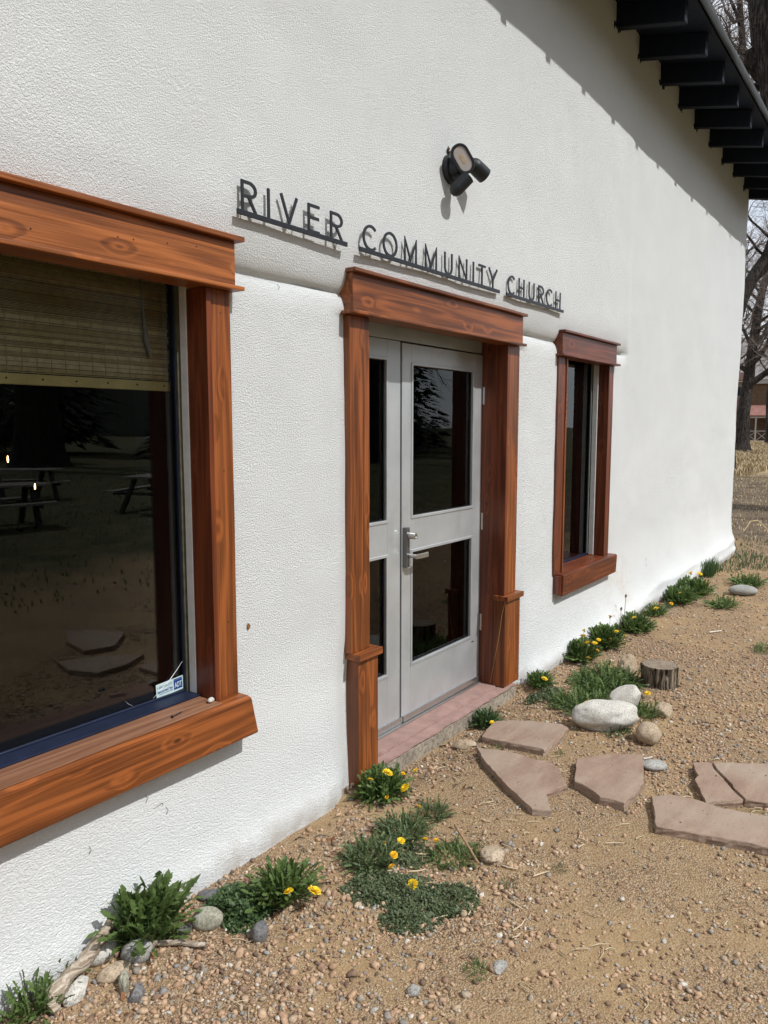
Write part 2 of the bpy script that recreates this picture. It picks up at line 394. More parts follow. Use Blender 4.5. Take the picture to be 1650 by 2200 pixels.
def mat_alu():
    m = M("aluminium", .42, .5); v = m.coords(scale=(1, 1, 1)); n = m.noise(v, 3.5, 5, .6); s = m.noise(m.coords(scale=(140, 140, 2)), 1.0, 3)
    c = m.ramp(n, [(.3, (.50, .52, .53)), (.7, (.60, .62, .63))]); g = m.ramp(m.noise(m.coords(scale=(1, 1, .45)), 9, 6, .72), [(.56, 0.0), (.74, .28)]); c = m.mix(g, c, (.36, .355, .345)); m.color(c); m.p.inputs['Metallic'].default_value = .55
    m.rough(m.ramp(n, [(.3, .36), (.7, .5)])); m.bump(s, .12, .0008)
    return m.m
def mat_roofdeck(): return plain("eave_paint", (.005, .009, .018), .7, .25, var=.35, nscale=18, bump=.002)

STUCCO = mat_stucco()
WOOD_A = mat_wood("stained_pine_orange", (.060, .015, .0045), (.385, .122, .030))
WOOD_B = mat_wood("stained_pine_red", (.042, .0110, .0036), (.300, .088, .021))
WOOD_C = mat_wood("pine_dark_stain_and_shade", (.034, .008, .004), (.195, .047, .015))  # the narrow window's own stain; also paints shade onto two jambs
GLASS = mat_glass("tinted_glass", (.92, .93, .935))
ALU = mat_alu()
STEEL = plain("brushed_steel", (.52, .51, .49), .3, .5, .9, .08, 60)
DARKSTEEL = plain("dull_steel", (.20, .20, .20), .38, .5, .8, .1, 60)
BLACK = plain("black_metal", (.012, .0135, .017), .42, .45, 0, .2, 40)
LAMPBLACK = plain("black_plastic", (.014, .017, .021), .45, .4, 0, .2, 20)
RUBBER = plain("black_rubber", (.010, .010, .011), .7, .3)
NAVY = plain("navy_paint", (.008, .013, .034), .5, .35, 0, .25, 12)
WHITEPAINT = plain("white_paint", (.66, .66, .64), .55, .35, 0, .08, 25)
EAVE = mat_roofdeck()
FLASH = plain("weathered_flashing", (.030, .030, .027), .6, .4, .3, .35, 9, .003)
GROUND = mat_ground()
GRAVEL = mat_island("gravel", [(0.0, (.13, .092, .066)), (.14, (.26, .165, .110)), (.36, (.40, .258, .163)), (.58, (.48, .328, .214)), (.74, (.44, .325, .218)), (.85, (.30, .255, .205)), (.93, (.23, .215, .20)), (1.0, (.60, .55, .47))], .88, .004, .2, .5, 90)
FLAG = mat_flag()
ROCK_W = mat_rock("pale_granite", (.42, .39, .34), (.56, .54, .49), (.68, .66, .61), 7, 140, .005)
ROCK_G = mat_rock("grey_granite", (.22, .215, .20), (.33, .32, .295), (.45, .435, .40), 9, 150, .004)
ROCK_T = mat_rock("tan_stone", (.30, .225, .15), (.42, .33, .235), (.52, .43, .32), 8, 110, .005)
ROCK_D = mat_rock("slate", (.10, .098, .10), (.155, .15, .15), (.23, .22, .215), 10, 90, .004)
ROCK_L = mat_rock("lichen_stone", (.22, .21, .155), (.33, .32, .25), (.43, .41, .34), 11, 130, .004)
LEAF_A = mat_leaf("dandelion_leaf", (.055, .100, .028), (.150, .220, .064))
LEAF_B = mat_leaf("dandelion_leaf_dusty", (.074, .110, .046), (.165, .215, .092))
LEAF_C = mat_leaf("clover_leaf", (.038, .080, .028), (.105, .165, .060))
LEAF_D = mat_leaf("mat_leaf", (.066, .094, .042), (.145, .180, .086))
PETAL = plain("yellow_petal", (.80, .54, .015), .55, .3, 0, .12, 200)
PETAL_C = plain("orange_petal", (.70, .38, .010), .55, .3, 0, .12, 200)
STEM = plain("pale_stem", (.26, .30, .13), .5, .3)
STRAW = mat_island("dry_straw", [(0, (.24, .17, .09)), (.5, (.40, .31, .19)), (1, (.58, .49, .34))], .8, None, .2, .3, 60)
DRIFT = mat_bark("driftwood", (.26, .20, .145), (.60, .52, .42), 40, .004, (.12, .5, 1))
BARK = mat_bark("bark", (.022, .019, .018), (.105, .090, .080), 13, .05)
BARK2 = mat_bark("stump_bark", (.035, .026, .019), (.33, .265, .195), 34, .02)
TWIG = plain("twig_bark", (.115, .092, .082), .9, .1, 0, .3, 2)
TWIG_P = plain("pinkish_twig_bark", (.20, .165, .152), .9, .1, 0, .3, 2)

# ------------------------------------------------------------------ ground
def ground_h(x, y):
    x = np.asarray(x, float); y = np.asarray(y, float)
    near = np.exp(-((x - 5) / 14) ** 2 - (y / 14) ** 2)
    h = GZ + near * (fbm(x * 1.1, y * 1.1, 3, 3) * .014 + fbm(x * 5, y * 5, 9, 3) * .007)
    far = np.clip((np.hypot(x - 5, y) - 45) / 60, 0, 1)
    h = h + far * (.5 + fbm(x / 30, y / 30, 5, 3) * .8)
    h = h + .02 * np.exp(-((y + .10) / .16) ** 2) * ((x < 2.9) | (x > 4.7)) * (.6 + fbm(x * 3, y * 3, 21, 2))
    h = h - .026 * np.exp(-((y + .10) / .13) ** 2) * np.clip((x - 3.0) / .15, 0, 1) * np.clip((4.75 - x) / .2, 0, 1)
    return h
def axis_pts(lo, hi, step, far):
    c = list(np.arange(lo, hi + 1e-6, step)); s = step; v = hi
    while v < far: s *= 1.16; v += s; c.append(v)
    s = step; v = lo
    while v > -far: s *= 1.16; v -= s; c.insert(0, v)
    return np.array(c)
gx = axis_pts(.6, 9.0, .045, 900); gy = axis_pts(-3.4, .15, .045, 900)
GX, GY = np.meshgrid(gx, gy, indexing='ij')
HZ = ground_h(GX, GY)
nx, ny = GX.shape; gi = np.arange(nx * ny).reshape(nx, ny)
gq = np.stack([gi[:-1, :-1], gi[1:, :-1], gi[1:, 1:], gi[:-1, 1:]], -1).reshape(-1, 4)
ground = obj("ground", np_mesh("ground", np.stack([GX, GY, HZ], -1).reshape(-1, 3), gq, GROUND, True))
tag(ground, "gravelly tan dirt yard with straw meadow beyond", "ground", kind="structure")

# ------------------------------------------------------------------ hills on both sides of the valley
def hills(name, ang0, ang1, r0, r1, top, seed, mat, label):
    na, nr = 160, 26
    A = np.radians(np.linspace(ang0, ang1, na)); T = np.linspace(0, 1, nr)
    AA, TT = np.meshgrid(A, T, indexing='ij'); R = r0 + (r1 - r0) * TT
    prof = np.sin(np.clip(TT * 1.15, 0, 1) * math.pi / 2)
    edge = np.clip(np.minimum(np.linspace(0, 1, na), np.linspace(1, 0, na)) * 9, 0, 1)[:, None]
    Hh = top * prof * (1 + .28 * fbm(np.degrees(AA) / 11, TT * 3, seed, 4)) * (.35 + .65 * edge) + fbm(np.degrees(AA) / 3, TT * 9, seed + 5, 4) * top * .05 * TT
    V = np.stack([R * np.cos(AA), R * np.sin(AA), Hh - 1.2], -1).reshape(-1, 3)
    ii = np.arange(na * nr).reshape(na, nr); q = np.stack([ii[:-1, :-1], ii[1:, :-1], ii[1:, 1:], ii[:-1, 1:]], -1).reshape(-1, 4)
    o = obj(name, np_mesh(name, V, q, mat, True)); tag(o, label, "hill", kind="structure"); return o
HILL = plain("hazed_scrub_hillside", (.20, .185, .178), .95, .1, 0, .3, .05)  # colour lifted to carry the haze of distance
HILL2 = plain("wooded_hillside", (.035, .038, .030), .95, .1, 0, .4, .06)
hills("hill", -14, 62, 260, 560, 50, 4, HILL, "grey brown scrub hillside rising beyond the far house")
hills("hill", -150, -33, 120, 330, 100, 8, HILL2, "dark wooded hillside across the yard, seen only mirrored in the panes")

# ------------------------------------------------------------------ the building: outer wall with its openings
church = empty("church_building", (4.6, 0, GZ))
tag(church, "white stucco adobe building with stained wood trim and dark eaves", "building")
XC = 11.50                                       # where the front wall turns the corner
RC = .16
W1 = (.26, 2.07, .60, 2.33); DR = (2.94, 4.60, -.2, 2.33); W2 = (5.34, 6.40, .57, 2.33)
def wall_off(s, z):
    """how far the surface stands out from the plane (towards the yard)"""
    o = fbm(s * .7, z * .8, 31, 3) * .016 + fbm(s * 2.3 + .3 * z, z * 2.6, 37, 3) * .008 + fbm(s * 6.1 - 2.0 * z, z * 5.3 + 1.1 * s, 39, 3) * .0032
    zg = 2.335 + .008 * np.sin(s * 2.1)
    on = np.clip((6.86 - s) / .16, 0, 1); on = on * on * (3 - 2 * on)
    up = np.clip((z - zg) / .27, 0, 1); dn = np.clip((zg - z) / .13, 0, 1)
    groove = np.where(z >= zg, np.sqrt(np.clip(1 - (1 - up) ** 2, 0, 1)) * .078, np.sqrt(np.clip(1 - (1 - dn) ** 2, 0, 1)) * .045) - .030
    plainw = .03 * np.clip((z - 1.6) / 1.6, 0, 1) + .012
    o = o + on * groove + (1 - on) * plainw
    doorway = np.clip((np.abs(s - 3.775) - .86) / .28, 0, 1); doorway = doorway * doorway * (3 - 2 * doorway)
    fl = np.clip((.42 - z) / .45, 0, 1); o = o + .055 * fl ** 2 * doorway - .025 * (1 - doorway) * np.clip((.7 - z) / .2, 0, 1)
    lip = np.exp(-((z - .015) / .045) ** 2) * np.clip((s - 4.8) / 3, .35, 1) * doorway; o = o + .03 * lip
    far = np.clip((s - 4.85) / .8, 0, 1); zlp = .0 + .12 * np.clip((s - 5.0) / 3.0, 0, 1) + .012 * np.sin(s * 5.0) + .015 * np.sin(s * 2.3 + 1)
    A = .060 * far * (1 + .25 * np.sin(s * 3.1)); o = o + np.where(z > zlp, A * np.exp(-np.clip(z - zlp, 0, 9) / .13), A - np.clip((zlp - z) / .10, 0, 1) ** 1.5 * .035 * far)
    # rendering dished towards the door and window boards
    for a in (2.86, 4.72):
        o = o - .022 * np.exp(-((s - a) / .07) ** 2) * (z < 2.25) * np.clip((z + .2) / .4, 0, 1)
    return o
zl = np.unique(np.round(np.concatenate([np.arange(-.10, .2, .02), np.arange(.2, 2.0, .04), np.arange(2.0, 2.75, .018), np.arange(2.75, 5.2, .06), [W1[2], W2[2], 2.33]]), 4))
sl = np.unique(np.round(np.concatenate([np.arange(-2, .8, .1), np.arange(.8, 7.2, .028), np.arange(7.2, XC, .05), XC + np.linspace(0, 1, 9) * RC * math.pi / 2, XC + RC * math.pi / 2 + np.arange(.1, 8, .15), [W1[0], W1[1], DR[0], DR[1], W2[0], W2[1]]]), 4))
S, Z = np.meshgrid(sl, zl, indexing='ij')
arc = np.clip((S - XC) / RC, 0, math.pi / 2); past = np.clip(S - XC - RC * math.pi / 2, 0, None)
PX = np.where(S < XC, S, XC + RC * np.sin(arc)); PY = np.where(S < XC, 0, RC * (1 - np.cos(arc)) + past)
NX = np.sin(arc); NY = -np.cos(arc)
OFF = wall_off(S, Z); batter = .19 * np.clip((4.9 - Z) / 4.9, 0, 1) ** 1.6 * np.clip((S - 9) / 2.5, 0, 1)
VX = PX + NX * (OFF + batter); VY = PY + NY * OFF
zb = np.where(Z <= zl[0] + 1e-6, Z + .025 * fbm(S * 5, S * 0, 51, 3), Z)
ii = np.arange(S.size).reshape(S.shape)
q = np.stack([ii[:-1, :-1], ii[1:, :-1], ii[1:, 1:], ii[:-1, 1:]], -1)
cs = (S[:-1, :-1] + S[1:, 1:]) / 2; cz = (Z[:-1, :-1] + Z[1:, 1:]) / 2
hole = np.zeros(cs.shape, bool)
for a in (W1, DR, W2): hole |= (cs > a[0]) & (cs < a[1]) & (cz > a[2]) & (cz < a[3])
wall = obj("wall", np_mesh("wall", np.stack([VX, VY, zb], -1).reshape(-1, 3), q[~hole], STUCCO, True), church)
# back and left walls close the building
board("back_wall", -2, XC + .1, 7.9, 8.1, -.2, 4.7, STUCCO, church, 0)
board("side_wall", -2.1, -1.95, .02, 8.05, -.2, 4.95, STUCCO, church, 0)
# rough footing under the render
fs = np.arange(-1, 11.7, .03); fz = np.array([-.16, -.11, -.085, -.06, -.04])
FS, FZ = np.meshgrid(fs, fz, indexing='ij')
FY = -(.022 + np.clip(.04 * (-.04 - FZ) / .1, 0, 1) + .022 * fbm(FS * 7, FZ * 30, 61, 4))
fi = np.arange(FS.size).reshape(FS.shape); fq = np.stack([fi[:-1, :-1], fi[1:, :-1], fi[1:, 1:], fi[:-1, 1:]], -1)
fc = (FS[:-1, :-1] + FS[1:, 1:]) / 2; fm = (fc > 3.0) & (fc < 4.55)
FOOT = mat_rock("crumbling_footing", (.20, .14, .09), (.34, .27, .20), (.50, .44, .37), 14, 60, .01)
obj("footing", np_mesh("footing", np.stack([FS, FY, FZ], -1).reshape(-1, 3), fq[~fm], FOOT, True), church)

# room behind the glass
ROOM_W = plain("room_wall_dimmed", (.045, .042, .04), .9, .1); ROOM_F = plain("room_floor_boards_dimmed", (.016, .012, .010), .8, .1)  # near-black colours stand in for the dimness of the unlit room
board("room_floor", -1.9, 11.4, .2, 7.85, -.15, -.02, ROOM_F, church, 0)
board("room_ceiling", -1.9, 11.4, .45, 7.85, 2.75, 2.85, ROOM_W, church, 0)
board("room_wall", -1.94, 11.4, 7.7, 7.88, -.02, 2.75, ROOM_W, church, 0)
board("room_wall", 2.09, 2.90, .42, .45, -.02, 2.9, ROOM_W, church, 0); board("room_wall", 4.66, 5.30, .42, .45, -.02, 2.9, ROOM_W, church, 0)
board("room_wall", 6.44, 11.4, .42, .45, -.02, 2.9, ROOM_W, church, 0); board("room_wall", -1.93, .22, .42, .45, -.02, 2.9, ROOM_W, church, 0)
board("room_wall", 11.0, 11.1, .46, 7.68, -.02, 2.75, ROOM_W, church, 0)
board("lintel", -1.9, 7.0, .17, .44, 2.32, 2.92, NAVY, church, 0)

# ------------------------------------------------------------------ roof and eaves
def zraft(y): return 4.82 + .21 * y
XR = 11.72
prism_x("roof_deck", [(-.63, zraft(-.63) + .170), (4.0, zraft(4) + .170), (4.0, zraft(4) + .215), (-.63, zraft(-.63) + .215)], -2.2, XR, EAVE, church, bevel=0)
prism_x("roof_slope", [(4.003, zraft(4) + .17), (8.7, zraft(-.7) + .17), (8.7, zraft(-.7) + .215), (4.003, zraft(4) + .215)], -2.2, XR, EAVE, church, bevel=0)
ROOFING = plain("roofing_felt", (.055, .050, .040), .9, .2, 0, .3, 12, .004)
prism_x("roofing", [(-.66, zraft(-.66) + .2185), (4.0, zraft(4) + .2185), (4.0, zraft(4) + .24), (-.66, zraft(-.66) + .24)], -2.25, XR + .04, ROOFING, church, bevel=.004)
# metal drip edge, bent and a little ragged
ds = np.arange(-2.2, XR, .06); prof = [(-.633, .205), (-.640, .178), (-.652, .162), (-.660, .168), (-.664, .216), (-.668, .246)]
DV = np.array([[s, py + .004 * fbm(s * 3 + k, k * 7.0, 71, 3), zraft(py) + pz + .006 * fbm(s * 2.2, k * 3.0, 73, 3) * (k < 4)] for s in ds for k, (py, pz) in enumerate(prof)])
di = np.arange(len(DV)).reshape(len(ds), len(prof)); dq = np.stack([di[:-1, :-1], di[1:, :-1], di[1:, 1:], di[:-1, 1:]], -1).reshape(-1, 4)
fl = obj("drip_edge", np_mesh("drip_edge", DV, dq, FLASH), church); sm = fl.modifiers.new("thick", 'SOLIDIFY'); sm.thickness = .003
def rafter(x, w=.072):
    bm = bmesh.new(); pr = [(.12, zraft(.12)), (.02, zraft(.02) - .012 * random.random()), (-.57, zraft(-.57)), (-.57, zraft(-.57) + .168), (.12, zraft(.12) + .168)]
    A = [bm.verts.new((-w / 2, y, z - 4.8)) for y, z in pr]; B = [bm.verts.new((w / 2, y, z - 4.8)) for y, z in pr]
    bm.faces.new(A[::-1]); bm.faces.new(B)
    for i in range(5): bm.faces.new((A[i], A[(i + 1) % 5], B[(i + 1) % 5], B[i]))
    bmesh.ops.recalc_face_normals(bm, faces=bm.faces[:]); bmesh.ops.bevel(bm, geom=bm.edges[:], offset=.004, segments=1, affect='EDGES')
    o = bm_obj("rafter", bm, EAVE, church, (x, 0, 4.8 - random.uniform(0, .006))); o.rotation_euler = (0, random.uniform(-.02, .02), random.uniform(-.012, .012)); return o
xr = 6.223
while xr > -2: xr -= .623
xr += .623
while xr < 11.3:
    rafter(xr + random.uniform(-.012, .012))
    # tarred drip of paint where the rafter meets the render
    bm = bmesh.new(); n = 9; h0 = [random.uniform(-.03, .012) for _ in range(n)]; h0[1] -= random.uniform(.015, .05)
    T = [bm.verts.new(((k / (n - 1) - .5) * .16, 0, .02)) for k in range(n)]; Bt = [bm.verts.new(((k / (n - 1) - .5) * .16, 0, h0[k] - (.01 if 1 < k < n - 2 else -.005))) for k in range(n)]
    for k in range(n - 1): bm.faces.new((T[k], T[k + 1], Bt[k + 1], Bt[k]))
    r_ = bmesh.ops.extrude_face_region(bm, geom=bm.faces[:])
    for v in [g for g in r_['geom'] if isinstance(g, bmesh.types.BMVert)]: v.co.y -= .006
    bmesh.ops.recalc_face_normals(bm, faces=bm.faces[:])
    yy = -float(wall_off(np.array([xr]), np.array([4.8]))[0]) + .002
    bm_obj("paint_drip", bm, EAVE, church, (xr, yy, zraft(yy)))
    xr += .623
prism_x("barge_board", [(.30, zraft(.30) - .05), (-.60, zraft(-.60) - .05), (-.60, zraft(-.60) + .168), (.30, zraft(.30) + .168)], 11.50, 11.62, EAVE, church)
board("eave_blocking", -2, 11.4, .0, .05, 4.84, 5.03, EAVE, church, 0)

# ------------------------------------------------------------------ large window
def pane(name, x0, x1, z0, z1, y, parent): return board(name, x0, x1, y, y + .006, z0, z1, GLASS, parent, 0)
def frame_ring(name, x0, x1, z0, z1, y0, y1, w, mat, parent, wb=None, wt=None):
    """one rectangular frame with an opening"""
    wb = wb or w; wt = wt or w; c = Vector(((x0 + x1) / 2, (y0 + y1) / 2, (z0 + z1) / 2))
    O = [(x0, z0), (x1, z0), (x1, z1), (x0, z1)]; I = [(x0 + w, z0 + wb), (x1 - w, z0 + wb), (x1 - w, z1 - wt), (x0 + w, z1 - wt)]
    bm = bmesh.new(); vs_ = {}
    for nm, L in (('o', O), ('i', I)):
        for yy in (0, 1): vs_[nm, yy] = [bm.verts.new(Vector((x, (y0, y1)[yy], z)) - c) for x, z in L]
    for k in range(4):
        k2 = (k + 1) % 4
        for yy in (0, 1): bm.faces.new((vs_['o', yy][k], vs_['o', yy][k2], vs_['i', yy][k2], vs_['i', yy][k]))
        for nm in 'oi': bm.faces.new((vs_[nm, 0][k], vs_[nm, 0][k2], vs_[nm, 1][k2], vs_[nm, 1][k]))
    bmesh.ops.recalc_face_normals(bm, faces=bm.faces[:]); bmesh.ops.bevel(bm, geom=[e for e in bm.edges if e.calc_face_angle(0) > .5], offset=.0015, segments=1, affect='EDGES')
    return bm_obj(name, bm, mat, parent, c)
OLIVE = plain("old_olive_seal", (.075, .07, .045), .6, .3, 0, .3, 30)
win1 = frame_ring("window", .25, 1.994, .635, 2.32, .1275, .160, .022, NAVY, church, wb=.034); win1["label"] = "large fixed window with navy frame"
pane("pane", .27, 1.975, .665, 2.30, .138, win1)
board("glazing_stop", .28, 1.987, .050, .1270, .6528, .6610, NAVY, win1, .003)
board("seal_strip", 1.974, 1.992, .1155, .127, .66, 2.31, OLIVE, win1, .002)
board("trim_strip", 1.988, 2.030, .0765, .115, .648, 2.31, WHITEPAINT, win1, .003, wob=.001)
board("casing", 2.0145, 2.116, -.030, .012, .648, 2.236, WOOD_B, win1, .004, wob=.0015)
board("jamb_board", 1.990, 2.013, -.036, .076, .648, 2.236, WOOD_C, win1, .003, wob=.001)  # darker wood than the casing: the reveal's shade is in its colour
board("casing", .16, .262, -.030, .012, .648, 2.236, WOOD_B, win1, .004); board("jamb_board", .263, .286, -.036, .076, .648, 2.236, WOOD_B, win1, .003)
board("header", .12, 2.118, -.060, .06, 2.2535, 2.416, WOOD_A, win1, .004, wob=.0015)
board("header_soffit", .287, 1.988, .0605, .125, 2.300, 2.33, WOOD_A, win1, .003)
board("header_trim", .10, 2.146, -.082, .05, 2.237, 2.253, WOOD_A, win1, .004, wob=.001)
board("header_cap", .10, 2.146, -.086, .0, 2.4165, 2.436, WOOD_A, win1, .004, wob=.001)
DUSTWOOD = mat_wood("dusty_stained_pine", (.13, .052, .026), (.30, .150, .085))
prism_x("sill", [(-.103, .640), (-.085, .648), (.126, .6475), (.126, .60), (.02, .50), (-.108, .486)], .05, 2.118, WOOD_B, win1, x1b=2.150, bevel=.004)
prism_x("sill_top", [(-.080, .6483), (.124, .6483), (.124, .6525), (-.082, .6515)], .06, 1.985, DUSTWOOD, win1, bevel=.001)
board("inner_sill", .25, 2.06, .163, .42, .60, .655, NAVY, win1, .003); board("inner_reveal", 2.000, 2.05, .163, .42, .656, 2.318, NAVY, win1, .003)
board("inner_reveal", .20, .25, .163, .42, .656, 2.318, NAVY, win1, .003)
for (nx_, nz_, yy_) in ((1.60, 2.335, -.0605), (1.66, 2.338, -.0605), (1.93, 2.365, -.0605), (1.80, 2.352, -.0605), (1.30, 2.30, -.0605), (2.065, 2.15, -.0305), (2.065, 1.55, -.0305), (2.07, .95, -.0305)):
    lathe_obj("nail_head", [(0, 0), (0, .0028), (.0006, .0024), (.0007, 0)], (nx_, yy_, nz_), (0, -1, 0), RUBBER, win1, 8)
# crack across the corner of the pane
CRACK = plain("glass_crack", (.75, .77, .78), .3, .5)
tb = Tubes()
tb.add([(1.978, .1365, .790), (1.945, .1365, .757), (1.905, .1365, .722), (1.86, .1365, .695), (1.825, .1365, .672)], [.0005, .0012, .0018, .0012, .0003], 4)
tb.add([(1.70, .1368, .70), (1.712, .1368, .685), (1.735, .1368, .668)], [.0002, .0006, .0003], 4)
obj("crack", tb.mesh("crack", CRACK), win1)
# alarm sticker: printed card with blue lettering
STK_W = plain("sticker_white", (.55, .68, .68), .35, .4, 0, .04, 20); STK_B = plain("sticker_blue", (.015, .05, .22), .35, .4, 0, .05, 20)
def text_faces(txt, size, bold=0.0):
    c = bpy.data.curves.new("txt", 'FONT'); c.body = txt; c.size = size; c.offset = bold; c.resolution_u = 3
    o = bpy.data.objects.new("txt", c); COL.objects.link(o)
    dg = bpy.context.evaluated_depsgraph_get(); me = bpy.data.meshes.new_from_object(o.evaluated_get(dg))
    V = np.array([v.co[:] for v in me.vertices]); Fc = [list(p.vertices) for p in me.polygons]
    bpy.data.objects.remove(o); bpy.data.curves.remove(c); bpy.data.meshes.remove(me)
    return V, Fc
def sticker():
    V = []; Fc = []; mi = []
    def rect(x0, x1, z0, z1, lift, m):
        n = len(V); V.extend([(x0, -lift, z0), (x1, -lift, z0), (x1, -lift, z1), (x0, -lift, z1)]); Fc.append([n, n + 1, n + 2, n + 3]); mi.append(m)
    def text(t, size, x, z, lift, m, wmax, bold=0.0):
        v, f_ = text_faces(t, size, bold); w = v[:, 0].max() - v[:, 0].min(); k = wmax / w; n = len(V)
        for p in v: V.append((x + (p[0] - v[:, 0].min()) * k, -lift, z + p[1]))
        for ff in f_: Fc.append([n + i for i in ff]); mi.append(m)
    rect(0, .132, 0, .056, .0, 0)
    rect(.085, .127, .008, .0465, .0006, 1); rect(.085, .127, .0475, .0515, .0006, 1)
    text("ADT", .030, .088, .016, .0012, 0, .036, .0006)
    text("1-800-238-2727", .0135, .006, .036, .0006, 1, .074)
    text("secured by", .018, .005, .018, .0006, 1, .075, .0004)
    rect(.012, .080, .0115, .0135, .0006, 1)
    me = bpy.data.meshes.new("sticker"); me.from_pydata(V, [], Fc); me.materials.append(STK_W); me.materials.append(STK_B)
    me.polygons.foreach_set("material_index", mi); me.update()
    o = obj("sticker", me, win1, (1.842, .1360, .665)); o.rotation_euler = (0, math.radians(-3), 0); o["label"] = "small pale security sticker with blue lettering"
sticker()
# ------------------------------------------------------------------ doorway
surround = board("door_surround", 2.846, 4.640, -.060, .05, 2.2535, 2.424, WOOD_B, church, .004, wob=.0015); surround["label"] = "reddish stained wood header over the glazed door"
board("header_trim", 2.826, 4.652, -.083, .045, 2.237, 2.253, WOOD_B, surround, .004, wob=.001)
CAPW = mat_wood("weathered_cap", (.07, .022, .010), (.24, .085, .038))
board("header_cap", 2.832, 4.656, -.086, .0, 2.4245, 2.442, CAPW, surround, .004, wob=.002)
board("casing", 2.860, 3.0105, -.032, .02, .622, 2.236, WOOD_B, surround, .004, wob=.002)
board("jamb_board", 2.985, 3.010, .0205, .16, -.02, 2.32, WOOD_B, surround, .003)
board("plinth_block", 2.888, 3.052, -.052, .03, -.06, .586, WOOD_B, surround, .004, wob=.001)
board("plinth_cap", 2.872, 3.064, -.075, .04, .5865, .6215, WOOD_B, surround, .004, wob=.001)
board("casing", 4.500, 4.655, -.032, .02, .618, 2.236, WOOD_B, surround, .004, wob=.0015)
board("jamb_board", 4.478, 4.4995, -.036, .152, .002, 2.30, WOOD_C, surround, .003, wob=.001)  # shade of this reveal put into the colour by the darker wood
board("plinth_block", 4.4705, 4.690, -.052, .03, .002, .582, WOOD_B, surround, .005, wob=.001)
board("plinth_cap", 4.462, 4.708, -.072, .035, .5825, .617, WOOD_B, surround, .004, wob=.001)
# aluminium frame, sidelight and leaf
dframe = frame_ring("door_frame", 3.010, 4.5005, -.02, 2.34, .153, .235, .012, ALU, church, wb=.030, wt=.150); dframe["label"] = "dull aluminium door frame"
def leaf(name, x0, x1, z0, z1, y0, y1, xs, rails, parent, label):
    """stiles xs=(left, right) inner edges; rails = list of (z0, z1) glazed openings from the bottom up"""
    bm = bmesh.new(); c = Vector(((x0 + x1) / 2, (y0 + y1) / 2, (z0 + z1) / 2))
    def bx(a, b, p, q):
        g = bmesh.ops.create_cube(bm, size=1)['verts']
        for v in g: v.co = Vector((a + (b - a) * (v.co.x + .5), y0 + (y1 - y0) * (v.co.y + .5), p + (q - p) * (v.co.z + .5))) - c
        es = list({e for v in g for e in v.link_edges}); bmesh.ops.bevel(bm, geom=es, offset=.0012, segments=1, affect='EDGES')
    bx(x0, xs[0], z0, z1); bx(xs[1], x1, z0, z1)
    zz = [z0] + [v for r in rails for v in r] + [z1]
    for k in range(0, len(zz), 2): bx(xs[0] + .0004, xs[1] - .0004, zz[k], zz[k + 1])
    o = bm_obj(name, bm, ALU, parent, c); o["label"] = label
    for (p, q_) in rails:
        # thin glazing bead round each opening
        frame_ring("glazing_bead", xs[0] - .004, xs[1] + .004, p - .004, q_ + .004, y0 - .005, y0 + .012, .016, ALU, o)
        frame_ring("gasket", xs[0] + .008, xs[1] - .008, p + .008, q_ - .008, y0 + .0125, y0 + .020, .008, RUBBER, o)
        pane("pane", xs[0] + .002, xs[1] - .002, p + .002, q_ - .002, y0 + .021, o)
    return o
side = leaf("sidelight", 3.024, 3.545, .012, 2.186, .152, .196, (3.130, 3.420), [(.325, 1.015), (1.197, 2.088)], church, "narrow glazed sidelight beside the door")
door = leaf("door", 3.5535, 4.486, .014, 2.180, .146, .190, (3.648, 4.366), [(.333, 1.013), (1.200, 2.076)], church, "aluminium door leaf with two tinted panes")
board("bottom_sweep", 3.56, 4.48, .134, .1455, .016, .052, STEEL, door, .002); board("bottom_sweep", 3.03, 3.54, .140, .1515, .014, .050, STEEL, side, .002)
for zc in (.42, 1.10, 1.92):
    h = lathe_obj("hinge", [(0, 0), (.0001, .0095), (.112, .0095), (.1121, 0)], (4.4825, .134, zc - .056), (0, 0, 1), STEEL, door, 12)
    for k in (1, 2, 3, 4): pass
board("lock_plate", 3.562, 3.598, .120, .1455, .925, 1.155, DARKSTEEL, door, .004)
lathe_obj("lock_cylinder", [(0, 0), (0, .020), (.040, .019), (.043, .017), (.043, .010), (.040, .010), (.040, 0)], (3.592, .119, 1.108), (0, -1, 0), STEEL, door, 20)
def lever():
    bm = bmesh.new(); lathe(bm, [(0, 0), (0, .0125), (.055, .0115), (.058, 0)], (0, 0, 0), (0, -1, 0), 16)
    pts = [(-.012, -.052), (.02, -.062), (.105, -.062), (.118, -.052), (.118, -.044), (.10, -.048), (.03, -.048), (0, -.040)]
    A = [bm.verts.new((x, y, -.013)) for x, y in pts]; B = [bm.verts.new((x, y, .011)) for x, y in pts]; n = len(pts)
    bm.faces.new(A); bm.faces.new(B[::-1])
    for i in range(n): bm.faces.new((A[i], B[i], B[(i + 1) % n], A[(i + 1) % n]))
    bmesh.ops.recalc_face_normals(bm, faces=bm.faces[:])
    return bm_obj("lever_handle", bm, STEEL, door, (3.592, .119, .992))
lever()
board("maker_plate", 4.376, 4.404, .1435, .1458, .300, .306, RUBBER, door, 0)
STEPRED = plain("worn_red_concrete_paint", (.32, .205, .178), .8, .2, 0, .16, 11, .003)
STEPGREY = mat_rock("bare_concrete", (.22, .185, .14), (.31, .265, .21), (.40, .35, .285), 7, 50, .006)
